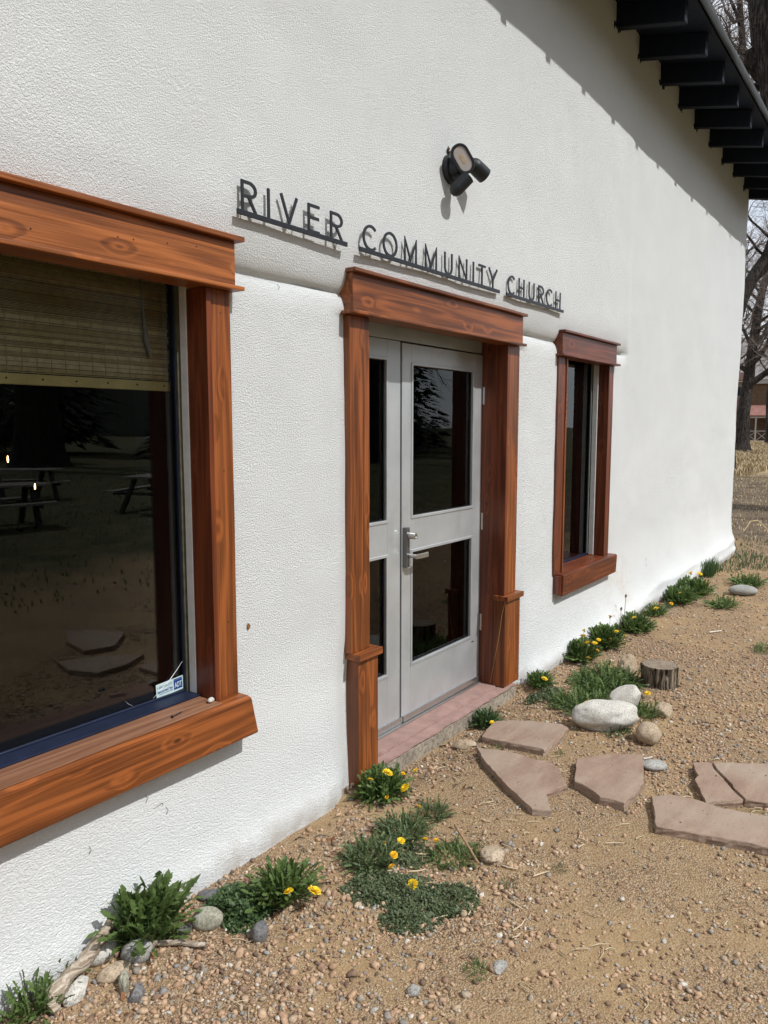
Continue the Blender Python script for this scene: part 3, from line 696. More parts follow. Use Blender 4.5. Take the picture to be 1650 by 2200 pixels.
def rough_slab(name, x0, x1, y0, y1, z0, z1, mat, parent, amp=.006, n=60):
    bm = bmesh.new(); c = Vector(((x0 + x1) / 2, (y0 + y1) / 2, (z0 + z1) / 2))
    bmesh.ops.create_cube(bm, size=1)
    for v in bm.verts: v.co = Vector((v.co.x * (x1 - x0), v.co.y * (y1 - y0), v.co.z * (z1 - z0)))
    bmesh.ops.subdivide_edges(bm, edges=[e for e in bm.edges if abs(e.verts[0].co.x - e.verts[1].co.x) > .5], cuts=n)
    bmesh.ops.bevel(bm, geom=[e for e in bm.edges if e.calc_face_angle(0) > .5], offset=.006, segments=2, affect='EDGES')
    for v in bm.verts:
        k = mnoise.noise_vector(v.co * 9 + Vector((5, 2, x0))) * amp + mnoise.noise_vector(v.co * 31) * amp * .4
        if v.co.y < 0: v.co += k
    return bm_obj(name, bm, mat, parent, c)
step = rough_slab("doorstep", 3.054, 4.62, -.068, .16, -.18, -.013, STEPGREY, church, .010); step["label"] = "low concrete doorstep with a red painted top"
rough_slab("painted_top", 3.056, 4.60, .004, .15, -.0125, .004, STEPRED, step, .002)
rough_slab("painted_top", 3.0555, 4.61, -.072, .0035, -.0125, -.001, STEPRED, step, .006)
board("threshold", 3.02, 4.48, .118, .152, .0045, .013, STEEL, step, .002)
# ------------------------------------------------------------------ small window
win2 = frame_ring("window", 5.42, 6.345, .62, 2.30, .109, .139, .022, NAVY, church); win2["label"] = "narrow window with dark stained boards"
pane("pane", 5.44, 6.325, .64, 2.28, .118, win2)
board("seal_strip", 6.306, 6.324, .0985, .108, .64, 2.29, plain("grey_seal", (.12, .13, .12), .6), win2, .002)
board("trim_strip", 6.337, 6.360, .0555, .098, .630, 2.29, WHITEPAINT, win2, .003, wob=.001)
board("casing", 5.300, 5.434, -.030, .02, .62, 2.226, WOOD_C, win2, .004, wob=.002)
board("jamb_board", 5.4355, 5.458, -.038, .1085, .62, 2.226, WOOD_B, win2, .003, wob=.001)
board("casing", 6.374, 6.470, -.030, .02, .625, 2.226, WOOD_C, win2, .004, wob=.001)
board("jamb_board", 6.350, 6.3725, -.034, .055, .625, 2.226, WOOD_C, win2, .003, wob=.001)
board("header", 5.300, 6.455, -.056, .06, 2.2435, 2.394, WOOD_C, win2, .004, wob=.001)
board("header_trim", 5.272, 6.500, -.078, .05, 2.227, 2.243, WOOD_C, win2, .004, wob=.001)
board("header_cap", 5.292, 6.478, -.080, .0, 2.3945, 2.412, WOOD_C, win2, .004, wob=.001)
prism_x("sill", [(-.090, .618), (-.078, .624), (.107, .626), (.107, .58), (.01, .48), (-.082, .462)], 5.345, 6.535, WOOD_C, win2, bevel=.004)
board("end_cap", 5.318, 5.3445, -.074, .02, .478, .616, WOOD_C, win2, .003)
board("inner_sill", 5.42, 6.345, .142, .42, .58, .625, NAVY, win2, .003); board("inner_reveal", 6.347, 6.40, .142, .42, .626, 2.30, NAVY, win2, .003)
board("inner_reveal", 5.36, 5.418, .142, .42, .626, 2.30, NAVY, win2, .003)

# ------------------------------------------------------------------ roll-up blinds hanging behind the panes
REED = mat_island("bamboo_reed", [(0, (.36, .28, .13)), (.5, (.55, .44, .22)), (1, (.70, .59, .34))], .6, None, .3, .3, 40)
BAMBOO = plain("bamboo_rail", (.74, .60, .25), .5, .35, 0, .15, 9)
REED_P = mat_island("pale_reed", [(0, (.50, .48, .42)), (1, (.68, .66, .60))], .6, None, .3, .2, 40)
def blind(x0, x1, z0, z1, y, label, cord_x=None, reed=None):
    t = empty("bamboo_blind", ((x0 + x1) / 2, y, z0)); tag(t, label, "blind", "bamboo blinds")
    rail = board("bottom_rail", x0, x1, y - .008, y + .006, z0, z0 + .036, BAMBOO, t, .003)
    k = x1 - .035
    while k > x0: lathe_obj("pin", [(0, 0), (0, .0035), (.0015, .0030), (.002, 0)], (k, y - .0082, z0 + .020), (0, -1, 0), RUBBER, rail, 8); k -= .125
    V = []; Fc = []; z = z0 + .040; r_ = random.Random(5)
    while z < z1:
        wide = r_.random() < .16; h = .014 if wide else r_.uniform(.0018, .0034); d = r_.uniform(-.0012, .0012); n = len(V)
        for xx in (x0 + r_.uniform(0, .006), x1 - r_.uniform(0, .012)):
            for yy, zz in ((-.0013, 0), (.0013, 0), (.0013, h), (-.0013, h)): V.append((xx, y + yy + d, z + zz))
        Fc += [[n, n + 1, n + 2, n + 3], [n + 4, n + 7, n + 6, n + 5]] + [[n + i, n + 4 + i, n + 4 + (i + 1) % 4, n + (i + 1) % 4] for i in range(4)]
        z += h + r_.uniform(.0004, .0022)
    me = bpy.data.meshes.new("reeds"); me.from_pydata(V, [], Fc); me.materials.append(reed or REED); me.update(); tag(obj("reeds", me, t), kind="stuff")
    THREAD = plain("blind_thread", (.42, .33, .17), .8)
    k = x1 - .03
    while k > x0: board("thread", k, k + .0025, y - .0032, y - .0024, z0 + .037, z1, THREAD, t, 0); k -= .052
    if cord_x:
        tb = Tubes(); tb.add([(cord_x, y - .010, z1), (cord_x + .004, y - .012, z0 + .30), (cord_x + .012, y - .012, z0 + .19), (cord_x + .028, y - .014, z0 + .125)], [.003, .003, .011, .008], 8, .08)
        obj("cord", tb.mesh("cord", plain("frayed_cord", (.33, .31, .27), .9)), t)
    return t
blind(.28, 1.990, 1.857, 2.315, .182, "tan bamboo blind half drawn inside the large window", 1.86)
blind(5.44, 6.30, 1.80, 2.295, .165, "small pale bamboo blind inside the narrow window", None, REED_P)
# two lit filament bulbs deep in the room
BULB = mat_emit("lit_filament", (1.0, .52, .18), 9.0)
for k, (bx_, by_, bz_, lb) in enumerate([(2.309, 2.0, 1.536, "higher lit filament bulb hanging inside behind the large window"), (2.67, 2.36, 1.342, "lower lit filament bulb hanging inside behind the large window")]):
    b = empty("pendant_bulb", (bx_, by_, bz_)); tag(b, lb, "lamp", "hanging filament bulbs")
    lathe_obj("bulb", [(-.018, 0), (-.014, .003), (0, .0045), (.016, .003), (.02, .002)], (bx_, by_, bz_), (0, 0, 1), BULB, b, 10, True)
    lathe_obj("socket", [(.021, 0), (.0211, .013), (.07, .013), (.071, 0)], (bx_, by_, bz_), (0, 0, 1), RUBBER, b, 10)
    tb = Tubes(); tb.add([(bx_, by_, bz_ + .07), (bx_, by_, 2.15), (bx_, by_, 2.75)], [.003] * 3, 5); obj("cord", tb.mesh("cord", RUBBER), b)

# ------------------------------------------------------------------ sign: three words of stand-off letters, each on its own bar
def strip2d(pts, t):
    """left and right outlines of a polyline of width t with mitred corners"""
    P = [Vector((p[0], p[1])) for p in pts]; Lf = []; Rt = []; n = len(P)
    for i in range(n):
        d0 = (P[i] - P[i - 1]).normalized() if i > 0 else (P[1] - P[0]).normalized()
        d1 = (P[i + 1] - P[i]).normalized() if i < n - 1 else d0
        n0 = Vector((-d0.y, d0.x)); n1 = Vector((-d1.y, d1.x)); b = (n0 + n1)
        if b.length < 1e-4: b = n0
        b.normalize(); k = min(1 / max(b.dot(n0), .35), 2.2)
        Lf.append(P[i] + b * k * t / 2); Rt.append(P[i] - b * k * t / 2)
    return Lf, Rt
def letter_strokes(ch, w, h):
    A = lambda cx, cz, rx, rz, a0, a1, n=14: [(cx + rx * math.cos(math.radians(a0 + (a1 - a0) * k / n)), cz + rz * math.sin(math.radians(a0 + (a1 - a0) * k / n))) for k in range(n + 1)]
    t = .0125; e = t / 2
    if ch == 'I': return [[(w / 2, 0), (w / 2, h)]]
    if ch == 'R':
        bz = h * .73; rz = h * .27 - e
        return [[(e, 0), (e, h)], [(e, h - e), (w * .5, h - e)] + A(w * .5, bz, w * .5 - e, rz, 88, -88) + [(w * .5, bz - rz), (e, bz - rz)], [(w * .45, bz - rz), (w - e * .6, 0)]]
    if ch == 'V': return [[(e * .8, h), (w / 2, e * 1.6), (w - e * .8, h)]]
    if ch == 'E': return [[(e, 0), (e, h)], [(e, h - e), (w, h - e)], [(e, h * .53), (w * .95, h * .53)], [(e, e), (w, e)]]
    if ch == 'C': return [A(w * .58, h / 2, w * .58 - e, h / 2 - e, 48, 312, 26)]
    if ch == 'O': return [A(w / 2, h / 2, w / 2 - e, h / 2 - e, 0, 360, 36)]
    if ch == 'M': return [[(e, 0), (e, h - e), (w / 2, h * .12), (w - e, h - e), (w - e, 0)]]
    if ch == 'N': return [[(e, 0), (e, h - e), (w - e, e), (w - e, h)]]
    if ch == 'U': return [[(e, h), (e, w / 2)] + A(w / 2, w / 2, w / 2 - e, w / 2 - e, 182, 358, 14) + [(w - e, w / 2), (w - e, h)]]
    if ch == 'T': return [[(0, h - e), (w, h - e)], [(w / 2, h - t), (w / 2, 0)]]
    if ch == 'Y': return [[(e * .8, h), (w / 2, h * .45), (w - e * .8, h)], [(w / 2, h * .48), (w / 2, 0)]]
    if ch == 'H': return [[(e, 0), (e, h)], [(w - e, 0), (w - e, h)], [(t, h * .52), (w - t, h * .52)]]
def letter(ch, x0, x1, z0, h, y, parent):
    w = x1 - x0; bm = bmesh.new(); D = .006
    for si, st in enumerate(letter_strokes(ch, w, h)):
        closed = st[0] == st[-1] or (abs(st[0][0] - st[-1][0]) + abs(st[0][1] - st[-1][1]) < 1e-6)
        Lf, Rt = strip2d(st, .0125); f0 = -.0003 * si; n = len(st)
        V = [[bm.verts.new((p.x, yy, p.y)) for p in L] for L in (Lf, Rt) for yy in (f0, D - .0003 * si)]
        a, b, c, d = V            # left front, left back, right front, right back
        for i in range(n - 1):
            bm.faces.new((a[i], a[i + 1], c[i + 1], c[i])); bm.faces.new((b[i], d[i], d[i + 1], b[i + 1]))
            bm.faces.new((a[i], b[i], b[i + 1], a[i + 1])); bm.faces.new((c[i], c[i + 1], d[i + 1], d[i]))
        if not closed:
            bm.faces.new((a[0], c[0], d[0], b[0])); bm.faces.new((a[-1], b[-1], d[-1], c[-1]))
    bmesh.ops.recalc_face_normals(bm, faces=bm.faces[:])
    o = bm_obj("letter", bm, BLACK, parent, (x0, y, z0)); o["label"] = "black letter " + ch
YS = -.074; Z0 = 2.5335; HL = .118
WORDS = [("RIVER", 2.123, 2.791, [(2.145, 2.228), (2.283, 2.303), (2.360, 2.464), (2.527, 2.601), (2.674, 2.760)]),
         ("COMMUNITY", 2.884, 4.275, [(2.909, 3.014), (3.067, 3.188), (3.249, 3.362), (3.440, 3.556), (3.632, 3.717), (3.784, 3.880), (3.944, 3.958), (4.012, 4.095), (4.133, 4.246)]),
         ("CHURCH", 4.368, 5.258, [(4.386, 4.482), (4.538, 4.620), (4.686, 4.772), (4.834, 4.920), (4.962, 5.062), (5.118, 5.204)])]
for wd, xa, xb, ls in WORDS:
    t = empty("sign_word", ((xa + xb) / 2, YS, 2.52)); tag(t, "black raised letters spelling " + wd + " on a thin bar above the door", "sign", "black metal sign words")
    board("underline_bar", xa, xb, YS - .0015, YS + .0075, 2.5205, 2.5395, BLACK, t, .0008)
    for k in range(3):
        px = xa + (xb - xa) * (.06 + .44 * k); tb = Tubes(); tb.add([(px, YS + .0074, 2.53), (px, -.03, 2.53)], [.003, .003], 6); obj("pin", tb.mesh("pin", BLACK), t)
    for ch, (a, b) in zip(wd, ls): letter(ch, a, b, Z0, HL, YS, t)

# ------------------------------------------------------------------ security floodlight
BX, BZ = 3.715, 3.095
flood = empty("security_floodlight", (BX, -.04, BZ)); tag(flood, "black security floodlight with oval lens and two bullet heads on the wall", "light fixture")
yw = -float(wall_off(np.array([BX]), np.array([BZ]))[0])
lathe_obj("base_plate", [(0, 0), (0, .076), (.028, .075), (.034, .072), (.040, .060), (.078, .046), (.084, .036), (.085, 0)], (BX, yw + .004, BZ), (0, -1, 0), LAMPBLACK, flood, 40, False)
def oval_head(c, ax, nrm, L, R, depth):
    nrm = nrm.normalized(); ax = (ax - nrm * ax.dot(nrm)).normalized(); bx_ = nrm.cross(ax)
    def ring(l, r, d, n=12):
        pts = []
        for s in (1, -1):
            for k in range(n + 1):
                a = -math.pi / 2 + math.pi * k / n
                pts.append(ax * (s * (l + r * math.cos(a))) + bx_ * (s * r * math.sin(a)) + nrm * d)
        return pts
    def loft(name, rings, mat):
        bm = bmesh.new(); RR = [[bm.verts.new(p) for p in r] for r in rings]; n = len(RR[0])
        for a, b in zip(RR, RR[1:]):
            for k in range(n): bm.faces.new((a[k], a[(k + 1) % n], b[(k + 1) % n], b[k]))
        bm.faces.new(RR[0][::-1]); bm.faces.new(RR[-1]); bmesh.ops.recalc_face_normals(bm, faces=bm.faces[:])
        return bm_obj(name, bm, mat, flood, c)
    loft("lamp_head", [ring(L * .5, R * .5, -depth), ring(L * .9, R * .85, -depth * .6), ring(L, R, -.012), ring(L, R, 0), ring(L, R * .95, .004), ring(L, R * .74, .004), ring(L, R * .72, -.002)], LAMPBLACK)
    m = M("led_lens", .25, .5); v = m.coords(); m.color((.40, .365, .345))
    loft("lens", [ring(L, R * .715, -.0015), ring(L, R * .70, .0005)], m.m)
    m2 = plain("led_board", (.42, .33, .22), .4)
    loft("led_strip", [ring(L * .5, R * .22, .0008), ring(L * .5, R * .2, .0016)], m2)
hc = Vector((3.672, -.155, 3.120))
oval_head(hc, Vector((.25, -.50, -.79)), Vector((-.58, -.60, -.16)), .030, .050, .055)
def bullet(c, axis, L, R, name="lamp_head"):
    prof = [(-.034, 0), (-.033, R * .35), (-.026, R * .66), (-.012, R * .88), (.004, R * .98), (L, R), (L + .001, R * .93), (L - .004, R * .9), (L - .004, 0)]
    o = lathe_obj(name, prof, c, axis, LAMPBLACK, flood, 28)
    lathe_obj("lens", [(0, 0), (0, R * .89), (.001, R * .88), (.0012, 0)], Vector(c) + Vector(axis).normalized() * (L - .0035), axis, plain("dim_lens", (.20, .21, .21), .3), flood, 24)
bullet(Vector((3.822, -.140, 3.128)), Vector((.80, -.30, -.46)), .085, .043)
bullet(Vector((3.660, -.125, 2.968)), Vector((.33, -.50, .62)), .088, .038)
tb = Tubes(); tb.add([(BX, -.10, BZ - .01), (3.72, -.125, 3.045), (3.705, -.135, 3.02)], [.012, .017, .012], 10); tb.add([(BX, -.09, BZ + .02), (3.76, -.12, 3.12), (3.80, -.135, 3.122)], [.012, .015, .010], 10)
tb.add([(BX, -.09, BZ), (3.69, -.12, 3.105), (3.675, -.14, 3.115)], [.02, .022, .016], 10)
obj("swivel", tb.mesh("swivel", LAMPBLACK), flood)
tb = Tubes(); tb.add([(BX - .02, yw, BZ + .085), (BX - .028, yw - .012, BZ + .10), (BX - .022, yw - .006, BZ + .115)], [.007, .008, .002], 6, .2); tb.add([(BX - .02, yw, BZ + .085), (BX - .005, yw - .01, BZ + .09), (BX + .012, yw - .006, BZ + .08)], [.006, .007, .004], 6, .2)
obj("old_sealant", tb.mesh("old_sealant", plain("brown_sealant", (.10, .07, .05), .9)), flood)

# ------------------------------------------------------------------ flagstones
def poly_round(pts, n=3, j=.006):
    out = []
    m = len(pts)
    for i in range(m):
        a = Vector(pts[i]); b = Vector(pts[(i + 1) % m]); k = max(2, int((b - a).length / .022))
        for q_ in range(k):
            p = a.lerp(b, q_ / k); w = mnoise.noise_vector(Vector((p.x * 22, p.y * 22, 1.3))) * j + mnoise.noise_vector(Vector((p.x * 70, p.y * 70, 3.3))) * j * .45
            out.append(Vector((p.x + w.x, p.y + w.y)))
    return out
def slab_mesh(name, pts, top, th, tilt=(0, 0)):
    P = poly_round(pts); c = sum(P, Vector((0, 0))) / len(P); bm = bmesh.new()
    def zt(p): return top + (p.x - c.x) * tilt[0] + (p.y - c.y) * tilt[1]
    rings = []
    for sc_, dz, jit in ((.985, 0, .0), (.997, -.004, .003), (1.004, -.015, .006), (1.0, -.028, .007), (1.006, -th, .006)):
        r_ = []
        for i, p in enumerate(P):
            w = mnoise.noise_vector(Vector((p.x * 40, p.y * 40, dz * 90))) * jit
            d_ = (p - c); l = max(d_.length, 1e-4); qv = c + d_ * (1 - (1 - sc_) * min(1, .25 / l))
            r_.append(bm.verts.new((qv.x + w.x - c.x, qv.y + w.y - c.y, zt(p) + dz + (w.z * .5 if dz < 0 else 0) - top)))
        rings.append(r_)
    n = len(P)
    for a, b in zip(rings, rings[1:]):
        for k in range(n): bm.faces.new((a[k], b[k], b[(k + 1) % n], a[(k + 1) % n]))
    f_ = bm.faces.new(rings[0]); fb = bm.faces.new(rings[-1][::-1])
    bmesh.ops.triangulate(bm, faces=[f_, fb]); bmesh.ops.recalc_face_normals(bm, faces=bm.faces[:])
    return bm, (c.x, c.y, top)
TOPZ = -.033
FA = [(3.751, -.275), (3.874, -.24), (4.004, -.224), (4.073, -.3), (4.134, -.423), (4.18, -.576), (4.15, -.627), (3.792, -.637), (3.786, -.593), (3.771, -.472), (3.764, -.379)]
FB = [(3.592, -.33), (3.652, -.471), (3.653, -.581), (3.639, -.638), (3.672, -.733), (3.622, -.792), (3.535, -.855), (3.47, -.904), (3.403, -.869), (3.344, -.846), (3.27, -.889), (3.184, -.939), (3.148, -.863), (3.257, -.701), (3.375, -.555), (3.474, -.435)]
FC = [(3.782, -.824), (3.93, -.935), (4.05, -1.086), (3.978, -1.12), (3.704, -1.202), (3.516, -1.199), (3.44, -1.192), (3.441, -1.145), (3.432, -1.083), (3.487, -1.005), (3.514, -.955), (3.521, -.917), (3.655, -.869)]
FD1 = [(4.09, -1.339), (4.15, -1.411), (4.062, -1.459), (3.944, -1.539), (3.867, -1.59), (3.804, -1.637), (3.725, -1.55), (3.672, -1.501), (3.764, -1.462), (3.885, -1.402), (3.951, -1.4)]
FD2 = [(4.157, -1.421), (4.303, -1.665), (4.347, -1.759), (4.122, -1.825), (3.932, -1.833), (3.838, -1.74), (3.814, -1.647), (3.880, -1.600), (3.960, -1.549), (4.076, -1.468)]
FE = [(3.592, -1.273), (3.66, -1.345), (3.675, -1.439), (3.66, -1.581), (3.701, -1.762), (3.745, -1.99), (3.70, -2.18), (3.42, -2.12), (3.417, -1.807), (3.4, -1.697), (3.362, -1.548), (3.331, -1.434), (3.319, -1.374), (3.472, -1.317)]
FF = [(3.67, -3.41), (3.86, -3.22), (3.94, -2.99), (3.65, -2.72), (3.42, -2.78), (3.50, -3.15)]
FG = [(3.14, -2.69), (3.45, -2.56), (3.64, -2.35), (3.40, -2.24), (3.17, -2.24), (3.08, -2.45)]
STONES_XY = [FA, FB, FC, FD1, FD2, FE, FF, FG]
for pts, lab, tl in ((FA, "rounded reddish flagstone lying just off the doorstep", (.01, -.012)), (FB, "large notched reddish flagstone with a long tapering end", (.0, .01)), (FC, "pentagonal reddish flagstone between the notched slab and the cracked slab", (-.012, .006)), (FE, "long narrow reddish flagstone lying beside the cracked slab", (.008, 0)), (FF, "pointed flagstone farthest out from the wall, mirrored in the large pane", (0, 0)), (FG, "blunt flagstone next to the long narrow slab, mirrored in the large pane", (0, 0))):
    bm, c = slab_mesh("flagstone", pts, TOPZ, .062, tl); tag(bm_obj("flagstone", bm, FLAG, None, c), lab, "flagstone", "sandstone slabs on the gravel")
fd = empty("flagstone", (4.0, -1.6, GZ)); tag(fd, "reddish flagstone cracked right across into two pieces", "flagstone", "sandstone slabs on the gravel")
for pts in (FD1, FD2):
    bm, c = slab_mesh("slab_piece", pts, TOPZ, .062); bm_obj("slab_piece", bm, FLAG, fd, c)
# hairline cracks in the first slab are shallow ridges of split stone
# ------------------------------------------------------------------ rocks
def rock(name, c, size, mat, label, cat="rock", rotz=0.0, seed=1, sub=4, lump=.16, tilt=(0, 0), group=None, flat=0.0, facet=0):
    bm = bmesh.new(); bmesh.ops.create_icosphere(bm, subdivisions=sub, radius=1.0); off = Vector((seed * 3.7, seed * 1.9, seed * 5.3))
    rr = random.Random(seed); planes = [(Vector((rr.gauss(0, 1), rr.gauss(0, 1), rr.gauss(0, .8))).normalized(), rr.uniform(.62, .88)) for _ in range(facet)]
    for v in bm.verts:
        p = v.co.copy(); k = 1 + lump * mnoise.noise(p * 1.3 + off) + lump * .45 * mnoise.noise(p * 3.1 + off) + lump * .12 * mnoise.noise(p * 9 + off)
        p = p * k
        for nrm, d in planes:
            e = p.dot(nrm) - d
            if e > 0: p -= nrm * e * .88
        v.co = Vector((p.x * size[0], p.y * size[1], p.z * size[2]))
    R = Matrix.Rotation(rotz, 4, 'Z') @ Matrix.Rotation(tilt[0], 4, 'X') @ Matrix.Rotation(tilt[1], 4, 'Y')
    bmesh.ops.transform(bm, matrix=R, verts=bm.verts[:])
    zmin = min(v.co.z for v in bm.verts); gz = float(ground_h(c[0], c[1])); sink = c[2] if len(c) > 2 else .25
    o = bm_obj(name, bm, mat, None, (c[0], c[1], gz - zmin - sink * 2 * size[2]), smooth=facet == 0)
    return tag(o, label, cat, group)
rock("boulder", (4.36, -.775, .08), (.195, .105, .092), ROCK_W, "largest pale granite boulder lying low among the dandelions", rotz=-.95, seed=3, lump=.17)
rock("boulder", (4.66, -.800, .10), (.115, .085, .105), ROCK_W, "upright pale granite boulder leaning behind the largest one", rotz=-.5, seed=9, lump=.12, facet=3, tilt=(.2, .25))
rock("boulder", (4.30, -1.045, .08), (.082, .068, .062), ROCK_T, "small round tan boulder beside the largest pale boulder", rotz=.3, seed=14, lump=.10)
rock("stone", (3.99, -1.170, .2), (.072, .048, .026), ROCK_G, "flat grey green cobble beside the pentagonal flagstone", "stone", rotz=-.9, seed=17, lump=.08)
rock("stone", (4.44, -.985, .2), (.030, .024, .034), ROCK_D, "little dark grey stone wedged between two boulders", "stone", seed=21, facet=4)
rock("stone", (4.78, -1.00, .25), (.075, .055, .05), ROCK_T, "blunt tan stone half sunk behind the upright boulder", "stone", seed=23, facet=4, lump=.2)
rock("stone", (5.48, -.545, .2), (.12, .075, .075), ROCK_T, "rough tan stone beside the wooden stump", "stone", seed=25, facet=6, lump=.25)
rock("stone", (8.82, -.700, .12), (.150, .105, .060), ROCK_G, "smooth oval grey cobble lying alone near the far corner of the wall", "stone", rotz=-.95, seed=27, lump=.04)
rock("stone", (3.655, -.215, .15), (.070, .035, .028), ROCK_T, "broken tan stone chip between the doorstep and the notched slab", "stone", rotz=-.85, seed=29, facet=6)
rock("stone", (2.72, -.880, .2), (.060, .050, .030), ROCK_T, "pale tan broken stone beside the fallen twig", "stone", rotz=.4, seed=31, facet=6, lump=.25)
rock("cobble", (1.735, -.245, .22), (.056, .040, .044), ROCK_L, "mottled grey green cobble beside the clover", "stone", rotz=-.8, seed=33, lump=.08)
rock("cobble", (1.795, -.450, .2), (.034, .026, .038), ROCK_D, "dark grey cobble in front of the clover and dandelion", "stone", rotz=.2, seed=35, lump=.14, tilt=(0, .3))
rock("cobble", (1.480, -.185, .2), (.052, .040, .040), ROCK_G, "speckled grey cobble under the tall dandelion leaves", "stone", rotz=-.6, seed=37, lump=.08)
rock("cobble", (1.415, -.085, .2), (.072, .048, .046), ROCK_W, "pale smooth cobble half under the driftwood", "stone", rotz=.2, seed=39, lump=.10)
rock("cobble", (1.385, -.195, .25), (.058, .036, .026), ROCK_T, "flat tan cobble tucked against the driftwood", "stone", rotz=-.3, seed=41, lump=.08)
rock("stone", (1.375, -.262, .25), (.040, .018, .034), ROCK_L, "thin green grey stone shard near the driftwood", "stone", rotz=.9, seed=43, facet=6)
rock("stone", (1.375, -.325, .25), (.032, .026, .028), ROCK_D, "dark angular slate chip near the driftwood", "stone", rotz=.5, seed=45, facet=7)
rock("stone", (1.845, -.135, .25), (.045, .030, .020), ROCK_D, "flat dark grey stone behind the tall dandelion", "stone", rotz=-.9, seed=47, lump=.08)
rock("stone", (1.655, -.215, .25), (.030, .024, .022), ROCK_D, "small grey stone beside the mottled cobble", "stone", seed=49, facet=4)
rock("stone", (1.262, -.170, .3), (.060, .036, .028), ROCK_W, "pale flat stone beneath the lower end of the driftwood", "stone", rotz=.4, seed=51, facet=3)
rock("stone", (1.90, -1.03, .25), (.026, .020, .016), ROCK_G, "palm sized grey stone lying in open gravel", "stone", seed=53, facet=4)
rock("stone", (2.15, -1.205, .3), (.030, .024, .018), ROCK_G, "grey stone beside the smallest green tuft", "stone", seed=55, facet=4)
rock("stone", (2.14, -.62, .3), (.018, .014, .012), ROCK_T, "tan chip lying on the grey green mat", "stone", seed=57, facet=5)
rock("stone", (3.02, -1.98, .3), (.026, .022, .018), ROCK_D, "dark chip in front of the long narrow flagstone", "stone", seed=59, facet=5)
# pebble and nail left on the sill of the large window
pb = rock("pebble", (1.965, -.035, 0), (.019, .012, .0095), ROCK_W, "white pebble lying on the large window sill", "pebble", rotz=.5, seed=61, sub=3)
pb.location.z = .6525 + .0085
nl = empty("nail", (1.77, -.045, .653)); tag(nl, "old dark nail lying on the large window sill", "nail")
lathe_obj("shank", [(0, 0), (0, .0022), (.055, .002), (.062, 0)], (1.77, -.045, .6555), (.9, .25, 0), BLACK, nl, 8); lathe_obj("head", [(-.003, 0), (-.003, .0055), (0, .0055), (0, 0)], (1.77, -.045, .6575), (.9, .25, 0), BLACK, nl, 10)

# ------------------------------------------------------------------ stump
def stump():
    t = empty("tree_stump", (5.325, -.815, GZ)); tag(t, "short sawn tree stump with ridged bark standing on the gravel", "stump")
    na, nz = 120, 18; R = .118; H = .165; V = []
    for k in range(nz):
        z = k / (nz - 1) * H
        for a in range(na):
            an = 2 * math.pi * a / na; d = Vector((math.cos(an), math.sin(an), 0))
            ridg = abs(mnoise.noise(Vector((d.x * 5.5, d.y * 5.5, z * 6)))) ; ridg2 = mnoise.noise(Vector((d.x * 13, d.y * 13, z * 20)))
            ridg3 = abs(mnoise.noise(Vector((d.x * 11 + 7, d.y * 11, z * 9))))
            r_ = R * (.95 + .05 * mnoise.noise(d * 1.2) + .13 * ridg + .12 * ridg3 + .03 * ridg2 + .05 * (1 - k / (nz - 1)) ** 3)
            V.append((d.x * r_, d.y * r_, z))
    ii = np.arange(na * nz).reshape(nz, na); q_ = np.stack([ii[:-1], np.roll(ii, -1, 1)[:-1], np.roll(ii, -1, 1)[1:], ii[1:]], -1).reshape(-1, 4)
    obj("bark", np_mesh("bark", np.array(V), q_, BARK2, False), t, (5.325, -.815, GZ - .012))
    m = M("sawn_end", .9, .15); v = m.coords(); x, y, z = m.sep(v); rr = m.math('SQRT', m.math('ADD', m.math('MULTIPLY', x, x), m.math('MULTIPLY', y, y)))
    w = m.math('SINE', m.math('ADD', m.math('MULTIPLY', rr, 520.0), m.math('MULTIPLY', m.noise(v, 14, 3), 9.0)))
    m.color(m.ramp(m.math('ADD', m.math('MULTIPLY', w, .18), m.noise(v, 22, 5)), [(.3, (.15, .115, .085)), (.7, (.30, .245, .185))])); m.bump(w, .3, .001)
    top = [V[(nz - 1) * na + a] for a in range(na)]; bm = bmesh.new(); c = bm.verts.new((0, 0, .002)); O = [bm.verts.new((p[0] * .965, p[1] * .965, .002 + random.uniform(-.001, .001))) for p in top]
    O2 = [bm.verts.new((p[0] * 1.0, p[1] * 1.0, -.004)) for p in top]
    for a in range(na): bm.faces.new((c, O[a], O[(a + 1) % na])); bm.faces.new((O[a], O2[a], O2[(a + 1) % na], O[(a + 1) % na]))
    bm_obj("sawn_top", bm, m.m, t, (5.325, -.815, GZ - .012 + H))
stump()

# ------------------------------------------------------------------ sticks and driftwood
def stick(name, pts, rad, mat, label, k=9, rough=.05, cat="stick", knots=True):
    P = np.array(pts, float); t_ = np.linspace(0, 1, len(P)); T = np.linspace(0, 1, len(P) * 5); Q = np.stack([np.interp(T, t_, P[:, i]) for i in range(3)], 1)
    Q[:, :2] += rng.standard_normal((len(T), 2)) * np.array(rad).mean() * .10; R = np.interp(T, t_, rad)
    tb = Tubes(); tb.add(Q, R, k, rough)
    tb.add(np.array([Q[0], Q[0] + (Q[0] - Q[1]) * .02]), [R[0], .0005], k); tb.add(np.array([Q[-1], Q[-1] + (Q[-1] - Q[-2]) * .02]), [R[-1], .0005], k)
    c = Q.mean(0); tb.V = [v - c for v in tb.V]
    return tag(obj(name, tb.mesh(name, mat), None, c), label, cat)
stick("driftwood", [(1.165, -.185, GZ + .028), (1.20, -.165, GZ + .05), (1.26, -.135, GZ + .055), (1.33, -.135, GZ + .075), (1.39, -.115, GZ + .098), (1.46, -.085, GZ + .112)], [.024, .030, .020, .024, .021, .015], DRIFT, "pale cracked driftwood branch lying across cobbles at the wall foot", 12, .07, "driftwood")
